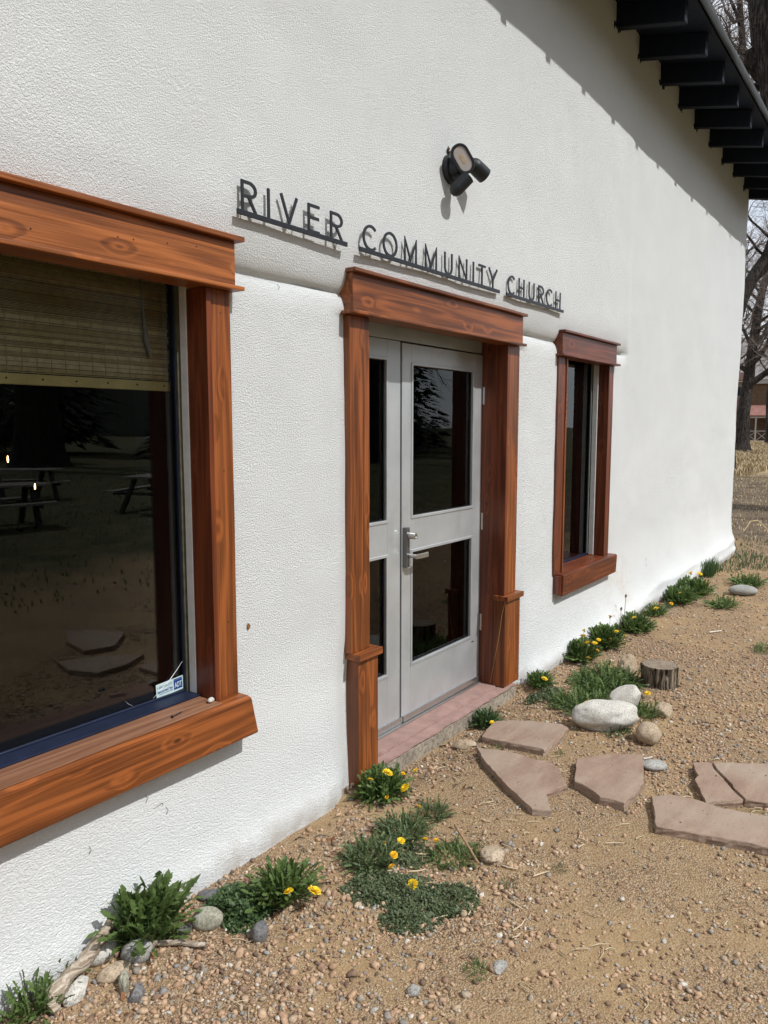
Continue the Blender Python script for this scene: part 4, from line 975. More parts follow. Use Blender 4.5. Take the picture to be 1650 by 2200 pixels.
stick("stick", [(1.545, -.190, GZ + .022), (1.60, -.255, GZ + .022), (1.645, -.335, GZ + .018)], [.010, .010, .008], DRIFT, "short pale stick poking from under the tall dandelion", 9)
stick("stick", [(2.735, -.690, GZ + .085), (2.69, -.765, GZ + .058), (2.63, -.865, GZ + .018)], [.0065, .0055, .005], plain("brown_twig", (.27, .175, .10), .8, .2, 0, .25, 60), "brown twig lying across the small green dandelion mound", 7)
stick("stick", [(4.04, -1.10, GZ + .012), (4.09, -1.135, GZ + .014)], [.006, .004], plain("bleached_wood", (.50, .46, .40), .8), "bleached wood sliver near the pentagonal flagstone", 6)
stick("stick", [(6.95, -.78, GZ + .015), (7.05, -.86, GZ + .02)], [.007, .005], plain("bleached_wood_far", (.62, .54, .44), .8), "pale wood sliver on open gravel beyond the stump", 6)
stick("stick", [(1.54, -1.28, GZ + .01), (1.50, -1.36, GZ + .012)], [.006, .005], BARK2, "dark broken twig on the gravel near the bottom of the yard", 6)
# dry vine stem leaning in the doorway
tb = Tubes(); tb.add([(4.477, .055, .012), (4.468, .02, .18), (4.463, -.01, .33), (4.456, -.035, .50), (4.452, -.058, .585)], [.0028, .0026, .0025, .002, .0012], 5)
c = np.array([4.465, 0, .01]); tb.V = [v - c for v in tb.V]
tag(obj("vine_stem", tb.mesh("vine_stem", plain("dry_vine", (.38, .20, .075), .7)), None, c), "thin dry tan vine stem propped against the doorway board", "stem")

# ------------------------------------------------------------------ dandelions and ground cover
def leaf_shape(L, W, teeth, seed, arch=.35, fold=.25):
    """a toothed dandelion leaf along +X, arching up and over; returns vertices and faces"""
    r_ = random.Random(seed); st = []
    for i in range(teeth):
        t0 = .10 + .82 * i / teeth; t1 = .10 + .82 * (i + .62) / teeth
        env = math.sin(math.pi * min(1, (t1 * .82 + .10))) ** .7 * (.55 + .6 * t1)
        st.append((t0, W * .20 * env)); st.append((t0 + .30 * .82 / teeth, W * env * r_.uniform(.85, 1.25))); st.append((t0 + .52 * .82 / teeth, W * .50 * env))
    st = [(0, W * .06), (.07, W * .07)] + st + [(.93, W * .60), (.97, W * .30), (1.0, .001)]
    V = []; Fc = []
    for t, w in st:
        a = arch * t; x = L * (t - .12 * arch * t * t); z = L * (math.sin(a * 1.9) * .42 - arch * .30 * t ** 3); tw = r_.uniform(-.12, .12) * w
        V += [(x, 0, z - w * fold * .5), (x - w * .55, w, z + w * fold * .5 + tw), (x - w * .55, -w, z + w * fold * .5 - tw)]
    for i in range(len(st) - 1):
        k = 3 * i; Fc += [[k, k + 3, k + 4, k + 1], [k, k + 2, k + 5, k + 3]]
    return np.array(V), np.array(Fc)
LEAVES = [leaf_shape(1.0, .085 + .018 * (k % 3), 5 + k % 2, 100 + k, .25 + .18 * (k % 4), .2 + .2 * (k % 3)) for k in range(10)]
def rotm(az, el, roll):
    ca, sa, ce, se, cr, sr = math.cos(az), math.sin(az), math.cos(el), math.sin(el), math.cos(roll), math.sin(roll)
    Rz = np.array([[ca, -sa, 0], [sa, ca, 0], [0, 0, 1]]); Ry = np.array([[ce, 0, -se], [0, 1, 0], [se, 0, ce]]); Rx = np.array([[1, 0, 0], [0, cr, -sr], [0, sr, cr]])
    return Rz @ Ry @ Rx
def flower_mesh(name, mat, seed, open_=1.0):
    r_ = random.Random(seed); V = []; Fc = []
    for ring, (n, R, up) in enumerate(((20, .019, .10), (16, .0145, .45), (10, .009, .9))):
        for k in range(n):
            a = 2 * math.pi * (k + ring * .4) / n + r_.uniform(-.1, .1); Rr = R * r_.uniform(.88, 1.1) * open_; w = .0021
            d = np.array([math.cos(a), math.sin(a), 0]); s = np.array([-math.sin(a), math.cos(a), 0]); z1 = Rr * up * .8 + .001 * ring; i0 = len(V)
            V += [tuple(d * .002 + s * w * .4 + (0, 0, .001 * ring)), tuple(d * .002 - s * w * .4 + (0, 0, .001 * ring)), tuple(d * Rr - s * w + (0, 0, z1)), tuple(d * Rr + s * w + (0, 0, z1))]
            Fc.append([i0, i0 + 1, i0 + 2, i0 + 3])
    n0 = len(V)
    for h, r in ((-.012, .004), (-.004, .0065), (.001, .004)):
        for k in range(8): V.append((r * math.cos(k * math.pi / 4), r * math.sin(k * math.pi / 4), h))
    ng = len(Fc)
    for j in range(2):
        for k in range(8): Fc.append([n0 + j * 8 + k, n0 + j * 8 + (k + 1) % 8, n0 + (j + 1) * 8 + (k + 1) % 8, n0 + (j + 1) * 8 + k])
    me = bpy.data.meshes.new(name); me.from_pydata([tuple(v) for v in V], [], Fc); me.materials.append(mat); me.materials.append(STEM)
    me.polygons.foreach_set("material_index", [0] * ng + [1] * (len(Fc) - ng)); me.update(); return me
FLOWERS = [flower_mesh("flower", PETAL, 1), flower_mesh("flower", PETAL, 2, .85), flower_mesh("flower", PETAL_C, 3, .7)]
def pebble_free(x, y): return True
def plant(x, y, label, size, n, leaf_len, mat, flowers=(), tall=.8, single=False, seed=0, spread=.35, squash=1.0, wallside=True, group="dandelion clumps along the wall"):
    """rosette: n leaves of about leaf_len; flowers = [(dx, dy, dz, scale, kind)]"""
    r_ = random.Random(seed + 500); gz = float(ground_h(x, y)); t = empty("dandelion_plant", (x, y, gz)); tag(t, label, "dandelion", group)
    AV = []; AF = []; nn = 0; mdata = None
    if single:
        mdata = [np_mesh("leaf", v, f_, mat, True) for v, f_ in LEAVES]
    for k in range(n):
        az = r_.uniform(0, 2 * math.pi); u_ = r_.random()
        el = math.radians(4 + 82 * u_ ** (1.35 / max(tall, .1))) if tall > 0 else math.radians(r_.uniform(0, 18))
        L = leaf_len * r_.uniform(.65, 1.12); rad = size * spread * math.sqrt(r_.random())
        pa = r_.uniform(0, 2 * math.pi); px, py = math.cos(pa) * rad, math.sin(pa) * rad * squash
        # leaves root near the crown and lean outward
        if r_.random() < .65: az = math.atan2(py, px) + r_.gauss(0, .7)
        tipy = y + py + math.sin(az) * L * math.cos(el)
        if tipy > -.075: el = max(el, math.radians(60)); 
        if y + py + math.sin(az) * L * math.cos(el) > -.065: az = -az
        R = rotm(az, el, r_.gauss(0, .45)); lv, lf = LEAVES[r_.randrange(10)]
        if single:
            o = bpy.data.objects.new("leaf", mdata[r_.randrange(10)]); COL.objects.link(o); o.parent = t
            o.matrix_local = Matrix.Translation((px, py, .005)) @ Matrix(R.tolist()).to_4x4() @ Matrix.Scale(L, 4)
        else:
            AV.append((lv * L) @ R.T + np.array([px, py, .004])); AF.append(lf + nn); nn += len(lv)
    if not single:
        tag(obj("foliage", np_mesh("foliage", np.concatenate(AV), np.concatenate(AF), mat, True), t, (x, y, gz)), kind="stuff")
    for (dx, dy, dz, sc_, kd) in flowers:
        o = obj("flower", FLOWERS[kd], t, (x + dx, y + dy, gz + dz)); o.scale = (sc_ * 1.06,) * 3; o.rotation_euler = (r_.uniform(.1, .6), r_.uniform(-.5, .2), r_.uniform(0, 6))
        tb = Tubes(); tb.add([(dx * .5, dy * .5, .0), (dx * .85, dy * .85, dz * .6), (dx, dy, dz - .008)], [.0018, .0018, .0016], 5); st_ = obj("stem", tb.mesh("stem", STEM), t, (x, y, gz))
    return t
# along the wall, from the near corner to the far one
plant(1.150, -.135, "dandelion spilling over the lower end of the driftwood, without flowers", .16, 75, .115, LEAF_A, (), 1.0, True, 1, .42, .7)
plant(1.305, -.075, "small leafy dandelion squeezed between driftwood and wall", .10, 34, .075, LEAF_A, (), .7, True, 2, .45, .5)
plant(1.560, -.140, "tallest flowerless dandelion with long upright toothed leaves at the wall foot", .21, 210, .205, LEAF_A, (), 1.45, True, 3, .36, .7)
plant(2.010, -.360, "leafy dandelion with two large flowers growing out of the clover", .18, 230, .140, LEAF_A, [(-.060, -.085, .095, 1.15, 1), (.010, -.150, .085, 1.35, 0)], 1.25, True, 4, .42, .8)
plant(2.905, -.165, "dense dandelion dome with six bright flowers at the foot of the door board", .17, 420, .125, LEAF_A, [(-.100, -.020, .125, 1.0, 1), (-.035, -.075, .150, 1.35, 0), (.045, -.110, .125, .75, 2), (.010, -.145, .075, 1.3, 0), (.125, -.13, .115, .9, 1), (-.085, -.105, .055, .85, 2)], 1.05, False, 5, .62, .75)
plant(2.875, -.485, "low dandelion with one faded flower beyond the wider flat clumps", .12, 150, .065, LEAF_B, [(-.04, .045, .05, .8, 2)], .35, False, 6, .60, .8)
plant(2.655, -.470, "broad flat dandelion with a row of three flowers", .17, 330, .080, LEAF_B, [(-.120, -.075, .055, 1.0, 1), (-.055, -.155, .055, 1.1, 0), (-.015, -.185, .045, .8, 2)], .45, False, 7, .60, .85)
plant(2.420, -.480, "dusty dandelion with two withered flowers and one open below", .17, 300, .085, LEAF_B, [(.020, -.05, .085, .8, 2), (-.030, -.130, .085, 1.15, 2), (-.075, -.150, .065, 1.0, 2), (-.085, -.255, .030, 1.3, 0)], .55, False, 8, .60, .85)
plant(2.620, -.745, "small green dandelion mound under the fallen twig", .15, 220, .055, LEAF_A, (), .45, False, 9, .70, .75)
plant(4.035, -.150, "dark dandelion clump with one flower against the doorstep", .11, 300, .095, LEAF_C, [(-.055, -.075, .055, 1.0, 0)], 1.0, False, 10, .62, .6)
plant(4.820, -.150, "small dandelion with one flower at the right foot of the doorway", .13, 300, .095, LEAF_A, [(-.045, -.055, .070, 1.15, 0)], .9, False, 11, .65, .6)
plant(5.545, -.165, "tall dandelion cluster bearing seven flowers below the narrow window", .16, 420, .155, LEAF_A, [(-.085, -.045, .215, 1.3, 0), (-.105, -.090, .170, 1.7, 0), (-.03, -.03, .245, 1.1, 1), (.0, -.105, .150, 1.2, 1), (.055, -.115, .165, 1.0, 1), (-.02, -.135, .105, 1.0, 2), (-.140, -.110, .070, 1.3, 2)], 1.5, False, 12, .62, .7)
plant(6.000, -.190, "taller leafy dandelion cluster with four small flowers", .18, 420, .170, LEAF_A, [(.010, -.035, .255, 1.2, 1), (-.065, -.115, .16, 1.2, 1), (-.12, -.09, .11, 1.0, 2), (.06, -.14, .10, 1.0, 1)], 1.6, False, 13, .62, .7)
plant(6.680, -.215, "rounded dandelion clump with a tall seed stalk beside it", .22, 420, .145, LEAF_A, [(-.08, -.02, .13, 1.2, 0)], .9, False, 14, .62, .7)
plant(7.330, -.215, "small low dandelion with one flower at the wall base", .16, 200, .105, LEAF_A, [(-.075, -.02, .080, 1.5, 0)], .6, False, 15, .6, .7)
plant(7.75, -.22, "tiny flat dandelion with a single orange flower at the wall base", .12, 90, .060, LEAF_B, [(-.03, -.03, .05, 1.3, 2)], .4, False, 16, .6, .6)
plant(8.020, -.250, "bushy dandelion dome, first of a pair near the far corner", .21, 380, .160, LEAF_A, [(-.10, -.03, .12, .9, 1)], 1.1, False, 17, .62, .7)
plant(8.480, -.270, "bushy dandelion dome with three flowers, second of a pair near the far corner", .24, 420, .185, LEAF_A, [(-.05, .02, .245, 1.5, 0), (.13, -.03, .215, 1.5, 0), (.18, -.10, .12, 1.3, 0)], 1.4, False, 18, .62, .7)
plant(5.120, -.520, "broad flat dandelion bed between stump and boulders", .34, 460, .115, LEAF_A, [(-.14, -.32, .05, 1.2, 1)], .5, False, 19, .75, .8)
plant(4.62, -.545, "low dandelion bed with two flowers behind the largest boulder", .28, 420, .095, LEAF_A, [(-.115, -.060, .075, 1.5, 0), (-.115, -.205, .075, 1.5, 0)], .45, False, 20, .75, .85)
plant(4.72, -.905, "dandelion leaves sticking out behind the upright boulder", .16, 150, .085, LEAF_A, (), .6, False, 21, .7, .8)
plant(8.10, -.655, "flat dandelion rosette alone on the far gravel", .20, 130, .135, LEAF_A, (), .3, False, 22, .6, .8, group="tufts on the open gravel")
plant(9.35, -.640, "grassy green tuft behind the smooth oval cobble", .26, 190, .150, LEAF_A, (), .5, False, 23, .6, .8, group="tufts on the open gravel")
plant(6.66, -1.28, "low green tuft on open gravel to the side of the stump", .16, 150, .060, LEAF_A, (), .35, False, 24, .8, .8, group="tufts on the open gravel")
plant(2.085, -1.150, "smallest green tuft on the bare gravel nearest the path edge", .055, 80, .028, LEAF_A, (), .5, False, 25, .8, .8, group="tufts on the open gravel")
plant(2.590, -1.020, "tiny grey green tuft beside the pale broken stone", .05, 80, .022, LEAF_D, (), .5, False, 26, .8, .8, group="tufts on the open gravel")
plant(2.800, -1.140, "tiny green sprig on bare dirt below the notched flagstone", .045, 60, .020, LEAF_D, (), .4, False, 27, .8, .8, group="tufts on the open gravel")
plant(2.735, -.80, "little bright green sprig beside the pale broken stone", .06, 70, .03, LEAF_A, (), .4, False, 28, .8, .8, group="tufts on the open gravel")
plant(4.33, -.86, "sprig of leaves growing from under the largest boulder", .10, 110, .05, LEAF_C, (), .4, False, 29, .9, .7, group="tufts on the open gravel")
plant(3.86, -.70, "tiny sprig between the rounded and the pentagonal flagstones", .04, 50, .024, LEAF_A, (), .5, False, 30, .8, .8, group="tufts on the open gravel")
plant(3.70, -.38, "thin green sprigs in the gap between rounded and notched flagstones", .08, 60, .03, LEAF_A, (), .4, False, 31, .9, .5, group="tufts on the open gravel")
# seed stalks by the rounded clump
tb = Tubes()
for (a, b) in (((6.56, -.15, 0), (6.60, -.155, .30)), ((6.50, -.15, 0), (6.47, -.16, .21))):
    a = np.array(a) + (0, 0, GZ); b = np.array(b) + (0, 0, GZ); tb.add([a, (a + b) / 2 + (.012, 0, 0), b], [.003, .0025, .002], 5); tb.add([b, b + (0.005, 0, .02), b + (.01, 0, .036)], [.003, .011, .002], 6)
c = np.array([6.53, -.15, GZ]); tb.V = [v - c for v in tb.V]
tag(obj("seed_stalk", tb.mesh("seed_stalk", plain("dry_stalk", (.12, .10, .06), .8)), None, c), "two thin dry seed stalks rising against the white wall", "stalk")
# clover and creeping mats: countless leaflets
def mat_patch(name, blobs, n, leaf, mat, label, height=.03, seed=0):
    r_ = np.random.default_rng(seed + 900); w = np.array([b[2] * b[3] for b in blobs]); pick = r_.choice(len(blobs), n, p=w / w.sum()); B = np.array(blobs)[pick]
    a = r_.uniform(0, 2 * np.pi, n); rad = np.sqrt(r_.random(n)); rad = rad * (1 + .22 * (vnoise(a * 2.2 + 5, pick * 3.3, seed) - .5) * 2)
    X = B[:, 0] + rad * np.cos(a) * B[:, 2]; Y = np.minimum(B[:, 1] + rad * np.sin(a) * B[:, 3], -.06)
    bump = np.clip(1 - rad ** 2, .08, 1) * (.55 + .9 * vnoise(X * 26, Y * 26, seed + 2)); Zz = ground_h(X, Y) + r_.random(n) ** .7 * height * bump
    s = leaf * r_.uniform(.6, 1.25, n); az = r_.uniform(0, 2 * np.pi, n); tl = r_.normal(0, .5, (n, 2))
    base = np.array([(-.1, 0), (.35, .42), (1.0, .30), (1.15, 0), (1.0, -.30), (.35, -.42)])
    ca, sa = np.cos(az)[:, None], np.sin(az)[:, None]; bx_ = base[:, 0][None] * s[:, None]; by_ = base[:, 1][None] * s[:, None]
    Vx = bx_ * ca - by_ * sa; Vy = bx_ * sa + by_ * ca; Vz = bx_ * tl[:, :1] + by_ * tl[:, 1:] + np.abs(bx_) * .25
    c = np.array([X.mean(), Y.mean(), GZ]); V = np.stack([Vx + X[:, None], Vy + Y[:, None], Vz + Zz[:, None]], -1).reshape(-1, 3) - c
    idx = (np.arange(n) * 6)[:, None]; Fq = np.concatenate([idx + np.array([[0, 1, 2, 3]]), idx + np.array([[0, 3, 4, 5]])])
    return tag(obj(name, np_mesh(name, V, Fq, mat, False), None, c), label, "ground cover", kind="stuff")
mat_patch("clover_patch", [(1.865, -.215, .10, .085), (1.94, -.30, .11, .10), (1.83, -.32, .07, .07)], 5200, .0105, LEAF_C, "dark green clover patch behind the mottled cobble", .055, 1)
mat_patch("creeping_mat", [(2.265, -.60, .12, .12), (2.31, -.71, .13, .12), (2.25, -.82, .13, .11), (2.36, -.885, .14, .10), (2.17, -.80, .09, .08)], 11000, .0085, LEAF_D, "grey green creeping mat spreading over the gravel", .028, 2)
mat_patch("creeping_mat", [(2.53, -.60, .10, .08), (2.48, -.55, .08, .06)], 2200, .007, LEAF_D, "thin grey green mat between the flat dandelions", .015, 3)
mat_patch("creeping_mat", [(4.70, -.26, .16, .08), (4.60, -.22, .12, .06)], 2600, .010, LEAF_D, "thin grey green mat at the right end of the doorstep", .02, 4)
mat_patch("creeping_mat", [(5.05, -.55, .26, .20), (4.62, -.62, .20, .18)], 5200, .013, LEAF_C, "green undergrowth among the pale boulders", .03, 5)
def grass(name, boxes, n, h, mat, label, seed, w=.004, bend=.5):
    r_ = np.random.default_rng(seed); bx_ = np.array(boxes)[r_.integers(0, len(boxes), n)]
    X = r_.uniform(bx_[:, 0], bx_[:, 1]); Y = r_.uniform(bx_[:, 2], bx_[:, 3]); Zg = ground_h(X, Y); H = h * r_.uniform(.4, 1.2, n); az = r_.uniform(0, 2 * np.pi, n); bd = r_.uniform(.1, 1, n) * bend * H
    d = np.stack([np.cos(az), np.sin(az), 0 * az], -1); s = np.stack([-np.sin(az), np.cos(az), 0 * az], -1) * (w * r_.uniform(.6, 1.3, n))[:, None]; up = np.array([0, 0, 1.])
    P0 = np.stack([X, Y, Zg], -1); P1 = P0 + d * (bd * .3)[:, None] + up * (H * .6)[:, None]; P2 = P0 + d * bd[:, None] + up * H[:, None] * (1 - .3 * bend)
    c = np.array([X.mean(), Y.mean(), GZ]); V = np.stack([P0 - s, P0 + s, P1 + s * .8, P1 - s * .8, P2 + s * .15, P2 - s * .15], 1).reshape(-1, 3) - c
    i = (np.arange(n) * 6)[:, None]; Fq = np.concatenate([i + np.array([[0, 1, 2, 3]]), i + np.array([[3, 2, 4, 5]])])
    return tag(obj(name, np_mesh(name, V, Fq, mat, False), None, c), label, "grass", kind="stuff")
grass("grass", [(9.5, 10.1, -.22, -.08), (9.6, 9.9, -.20, -.09)], 420, .20, LEAF_C, "dark grass tuft at the wall foot near the far corner", 1, .004)
grass("grass", [(10.0, 11.7, -.40, -.10), (11.4, 13.2, -.8, .2), (10.4, 11.6, -.75, -.3)], 900, .07, LEAF_D, "thin green grass round the far corner of the wall", 2, .005)
MEADOW = mat_island("meadow_straw", [(0, (.22, .16, .09)), (.5, (.42, .325, .20)), (1, (.58, .48, .32))], .9, None, .1, .2, 2)
grass("dry_grass", [(30, 80, 3.2, 14.5)], 42000, .34, MEADOW, "straw coloured dry meadow grass in front of the far house", 3, .018, .7)
grass("dry_grass", [(13, 32, -.5, 5.5)], 9000, .06, MEADOW, "sparse short dry grass on the shaded ground past the corner", 4, .008, .9)
grass("grass", [(2, 30, -26, -4.5)], 16000, .07, LEAF_B, "thin grass on the far side of the yard, mirrored in the panes", 5, .012, .9)
# arching dry stalk by the far corner
tb = Tubes(); tb.add([(12.0, -.10, GZ + .28), (12.15, -.16, GZ + .42), (12.25, -.24, GZ + .43), (12.3, -.36, GZ + .30), (12.3, -.44, GZ + .02)], [.006, .008, .009, .010, .010], 5); tb.add([(11.85, -.12, GZ + .12), (11.95, -.2, GZ + .06), (12.0, -.3, GZ + .01)], [.006, .007, .006], 5)
c = np.array([12.2, -.3, GZ]); tb.V = [v - c for v in tb.V]; tag(obj("dry_stalk", tb.mesh("dry_stalk", plain("dry_reed", (.48, .36, .19), .8)), None, c), "arching dry straw stalk at the far corner of the wall", "stalk")

# ------------------------------------------------------------------ gravel
def inside(px, py, poly):
    c = np.zeros(px.shape, bool); n = len(poly)
    for i in range(n):
        x0, y0 = poly[i]; x1, y1 = poly[(i + 1) % n]
        k = ((y0 > py) != (y1 > py)) & (px < (x1 - x0) * (py - y0) / (y1 - y0 + 1e-12) + x0); c ^= k
    return c
ICO = None
def gravel(name, n, xr, yr, rmin, rmax, label, seed, dens=True, mat=None, falloff=0.0, flat=.68, on_slabs=False):
    global ICO
    if ICO is None:
        bm = bmesh.new(); bmesh.ops.create_icosphere(bm, subdivisions=1, radius=1); ICO = (np.array([v.co[:] for v in bm.verts]), np.array([[v.index for v in f_.verts] for f_ in bm.faces])); bm.free()
    iv, jf = ICO; iv = .80 * iv / np.abs(iv).max(1, keepdims=True) ** .75; r_ = np.random.default_rng(seed)
    m = n * 4; X = xr[0] + (xr[1] - xr[0]) * r_.random(m) ** (1 + falloff); Y = r_.uniform(*yr, m)
    keep = Y < -.045
    # only what the camera's neighbourhood can see: a wide fan in front of the wall
    keep &= (Y > -1.05 - .62 * (X - .1)) if True else keep
    if dens:
        d = .5 + .9 * fbm(X * 1.6, Y * 1.6, 81, 3) + .35 * fbm(X * 6, Y * 6, 83, 2) - .25 * np.exp(-((X - 3.0) / .7) ** 2 - ((Y + .55) / .35) ** 2)
        keep &= r_.random(m) < np.clip(d * 1.35 - .14 - .3 * np.exp(-((X - 2.9) / 1.1) ** 2 - ((Y + 1.5) / .5) ** 2) + .35 * np.exp(-((X - 1.6) / .8) ** 2 - ((Y + .75) / .6) ** 2), .05, 1)
    on = np.zeros(X.shape, bool)
    for poly in STONES_XY: on |= inside(X, Y, poly)
    keep &= on if on_slabs else ~on
    keep &= ~((X > 3.0) & (X < 4.65) & (Y > -.09))
    X = X[keep][:n]; Y = Y[keep][:n]; n = len(X)
    R = rmin * (rmax / rmin) ** (r_.random(n) ** 2.4)
    J = 1 + r_.normal(0, .23, (n, len(iv), 1)); S_ = np.stack([r_.uniform(.8, 1.35, n), r_.uniform(.7, 1.1, n), r_.uniform(.5, .95, n) * flat / .68], -1)
    P = iv[None] * J * S_[:, None]; a = r_.uniform(0, 2 * np.pi, n); b = r_.normal(0, .5, n)
    ca, sa, cb, sb = np.cos(a), np.sin(a), np.cos(b), np.sin(b)
    x = P[..., 0] * cb[:, None] - P[..., 2] * sb[:, None]; z = P[..., 0] * sb[:, None] + P[..., 2] * cb[:, None]; y = P[..., 1]
    x, y = x * ca[:, None] - y * sa[:, None], x * sa[:, None] + y * ca[:, None]
    c = np.array([X.mean(), Y.mean(), GZ])
    V = np.stack([x * R[:, None] + X[:, None], y * R[:, None] + Y[:, None], z * R[:, None] + ((TOPZ + .002 if on_slabs else ground_h(X, Y)) + R * .22)[:, None]], -1).reshape(-1, 3) - c
    Fq = (jf[None] + (np.arange(n) * len(iv))[:, None, None]).reshape(-1, 3)
    return tag(obj(name, np_mesh(name, V, Fq, mat or GRAVEL, False), None, c), label, "gravel", kind="stuff")
gravel("gravel", 46000, (.85, 6.5), (-3.3, -.04), .0024, .0105, "fine pinkish tan gravel strewn over the yard", 11, True, falloff=.35)
gravel("gravel", 6400, (.85, 6.0), (-3.0, -.04), .007, .016, "coarser pinkish gravel chips in patches", 12, True, falloff=.5)
gravel("gravel", 14000, (4.5, 13.5), (-4.5, -.04), .007, .017, "tan gravel on the far part of the yard", 13, False)
gravel("gravel", 700, (1.0, 3.4), (-1.4, -.05), .009, .020, "loose broken stones along the wall foot and path", 14, True, falloff=.6)
gravel("grit", 50, (3.1, 4.3), (-1.95, -.2), .0018, .006, "grit and crumbs kicked up onto the flagstones", 15, False, on_slabs=True)
# straw, bark shreds and dead leaves lying about
def litter(name, n, xr, yr, L, label, seed, mat, curve=.4, w=.0016, sig=None):
    r_ = np.random.default_rng(seed); tb = Tubes()
    for k in range(n):
        x = r_.uniform(*xr); y = r_.uniform(*yr)
        if y > -.07 or any(inside(np.array([x]), np.array([y]), p)[0] for p in STONES_XY): continue
        a = r_.uniform(0, 6.28); l = L * r_.uniform(.4, 1.3); z = float(ground_h(x, y)) + .006; b = a + r_.normal(0, curve)
        p0 = np.array([x, y, z + .003]); p1 = p0 + np.array([math.cos(a), math.sin(a), r_.uniform(-.05, .12)]) * l * .5; p2 = p1 + np.array([math.cos(b), math.sin(b), r_.uniform(-.15, .02)]) * l * .5
        ww = w * r_.uniform(.6, 1.5); tb.add([p0, p1, p2], [ww, ww, ww * .6], 4)
    return tag(obj(name, tb.mesh(name, mat, False)), label, "litter", kind="stuff")
litter("straw_litter", 420, (.95, 5.2), (-1.9, -.06), .055, "bits of dry straw scattered over the gravel", 21, STRAW)
litter("straw_litter", 260, (3.55, 4.0), (-1.95, -1.55), .07, "nest of dry grass between the long and cracked flagstones", 22, STRAW, .8, .0014)
litter("bark_litter", 170, (1.8, 5.4), (-.6, -.07), .040, "dark twigs and shreds along the wall foot", 23, BARK2, .5, .0022)
litter("pale_shreds", 34, (2.3, 3.2), (-1.35, -.55), .07, "pale papery shreds on the dirt below the notched slab", 24, plain("paper_shred", (.50, .40, .27), .8), .9, .0024)
DEAD = mat_island("dead_leaf", [(0, (.10, .045, .02)), (.5, (.22, .10, .045)), (1, (.36, .23, .13))], .8, None, .2, .3, 60)
mat_patch("dead_leaves", [(1.75, -.25, .35, .16), (2.3, -.4, .5, .25), (4.7, -.4, .6, .25), (3.3, -.3, .5, .2), (1.3, -.25, .3, .15)], 230, .016, DEAD, "scattered small brown dead leaves near the wall", .006, 9)
# one dead leaf caught on the render, and bent tie wires left in it
def wall_y(x, z): return -float(wall_off(np.array([x]), np.array([z]))[0])
bm = bmesh.new(); P = [(-.006, .012), (.004, .010), (.009, 0), (.005, -.012), (-.003, -.016), (-.008, -.004)]
bm.faces.new([bm.verts.new((x, -.002 - abs(x) * .5, z)) for x, z in P]); r_ = bmesh.ops.extrude_face_region(bm, geom=bm.faces[:])
for v in [g for g in r_['geom'] if isinstance(g, bmesh.types.BMVert)]: v.co.y -= .001
xx, zz_ = 2.192, .905
tag(bm_obj("dead_leaf", bm, plain("rust_leaf", (.20, .085, .02), .7), None, (xx, wall_y(xx, zz_), zz_)), "tiny rust brown dead leaf stuck to the white wall", "leaf")
for k, (x, z, w_, s_) in enumerate(((1.73, .335, .07, 0), (1.66, .38, .012, 1), (1.42, .30, .012, 1), (1.745, .30, .012, 1), (7.62, .42, .02, 1), (7.62, .36, .03, 1), (2.42, 2.30, .014, 1))):
    y = wall_y(x, z); tb = Tubes()
    tb.add([(x - w_, y + .001, z - w_ * .25), (x - .004, y - .003, z), (x + .001, y - .003, z - .004), (x, y + .001, z - .016)] if s_ == 0 else [(x, y + .002, z + .012), (x + .003, y - .008, z), (x - .003, y - .004, z - .014), (x + .002, y + .001, z - .02)], [.0009] * 4, 5)
    obj("tie_wire", tb.mesh("tie_wire", BLACK), church)

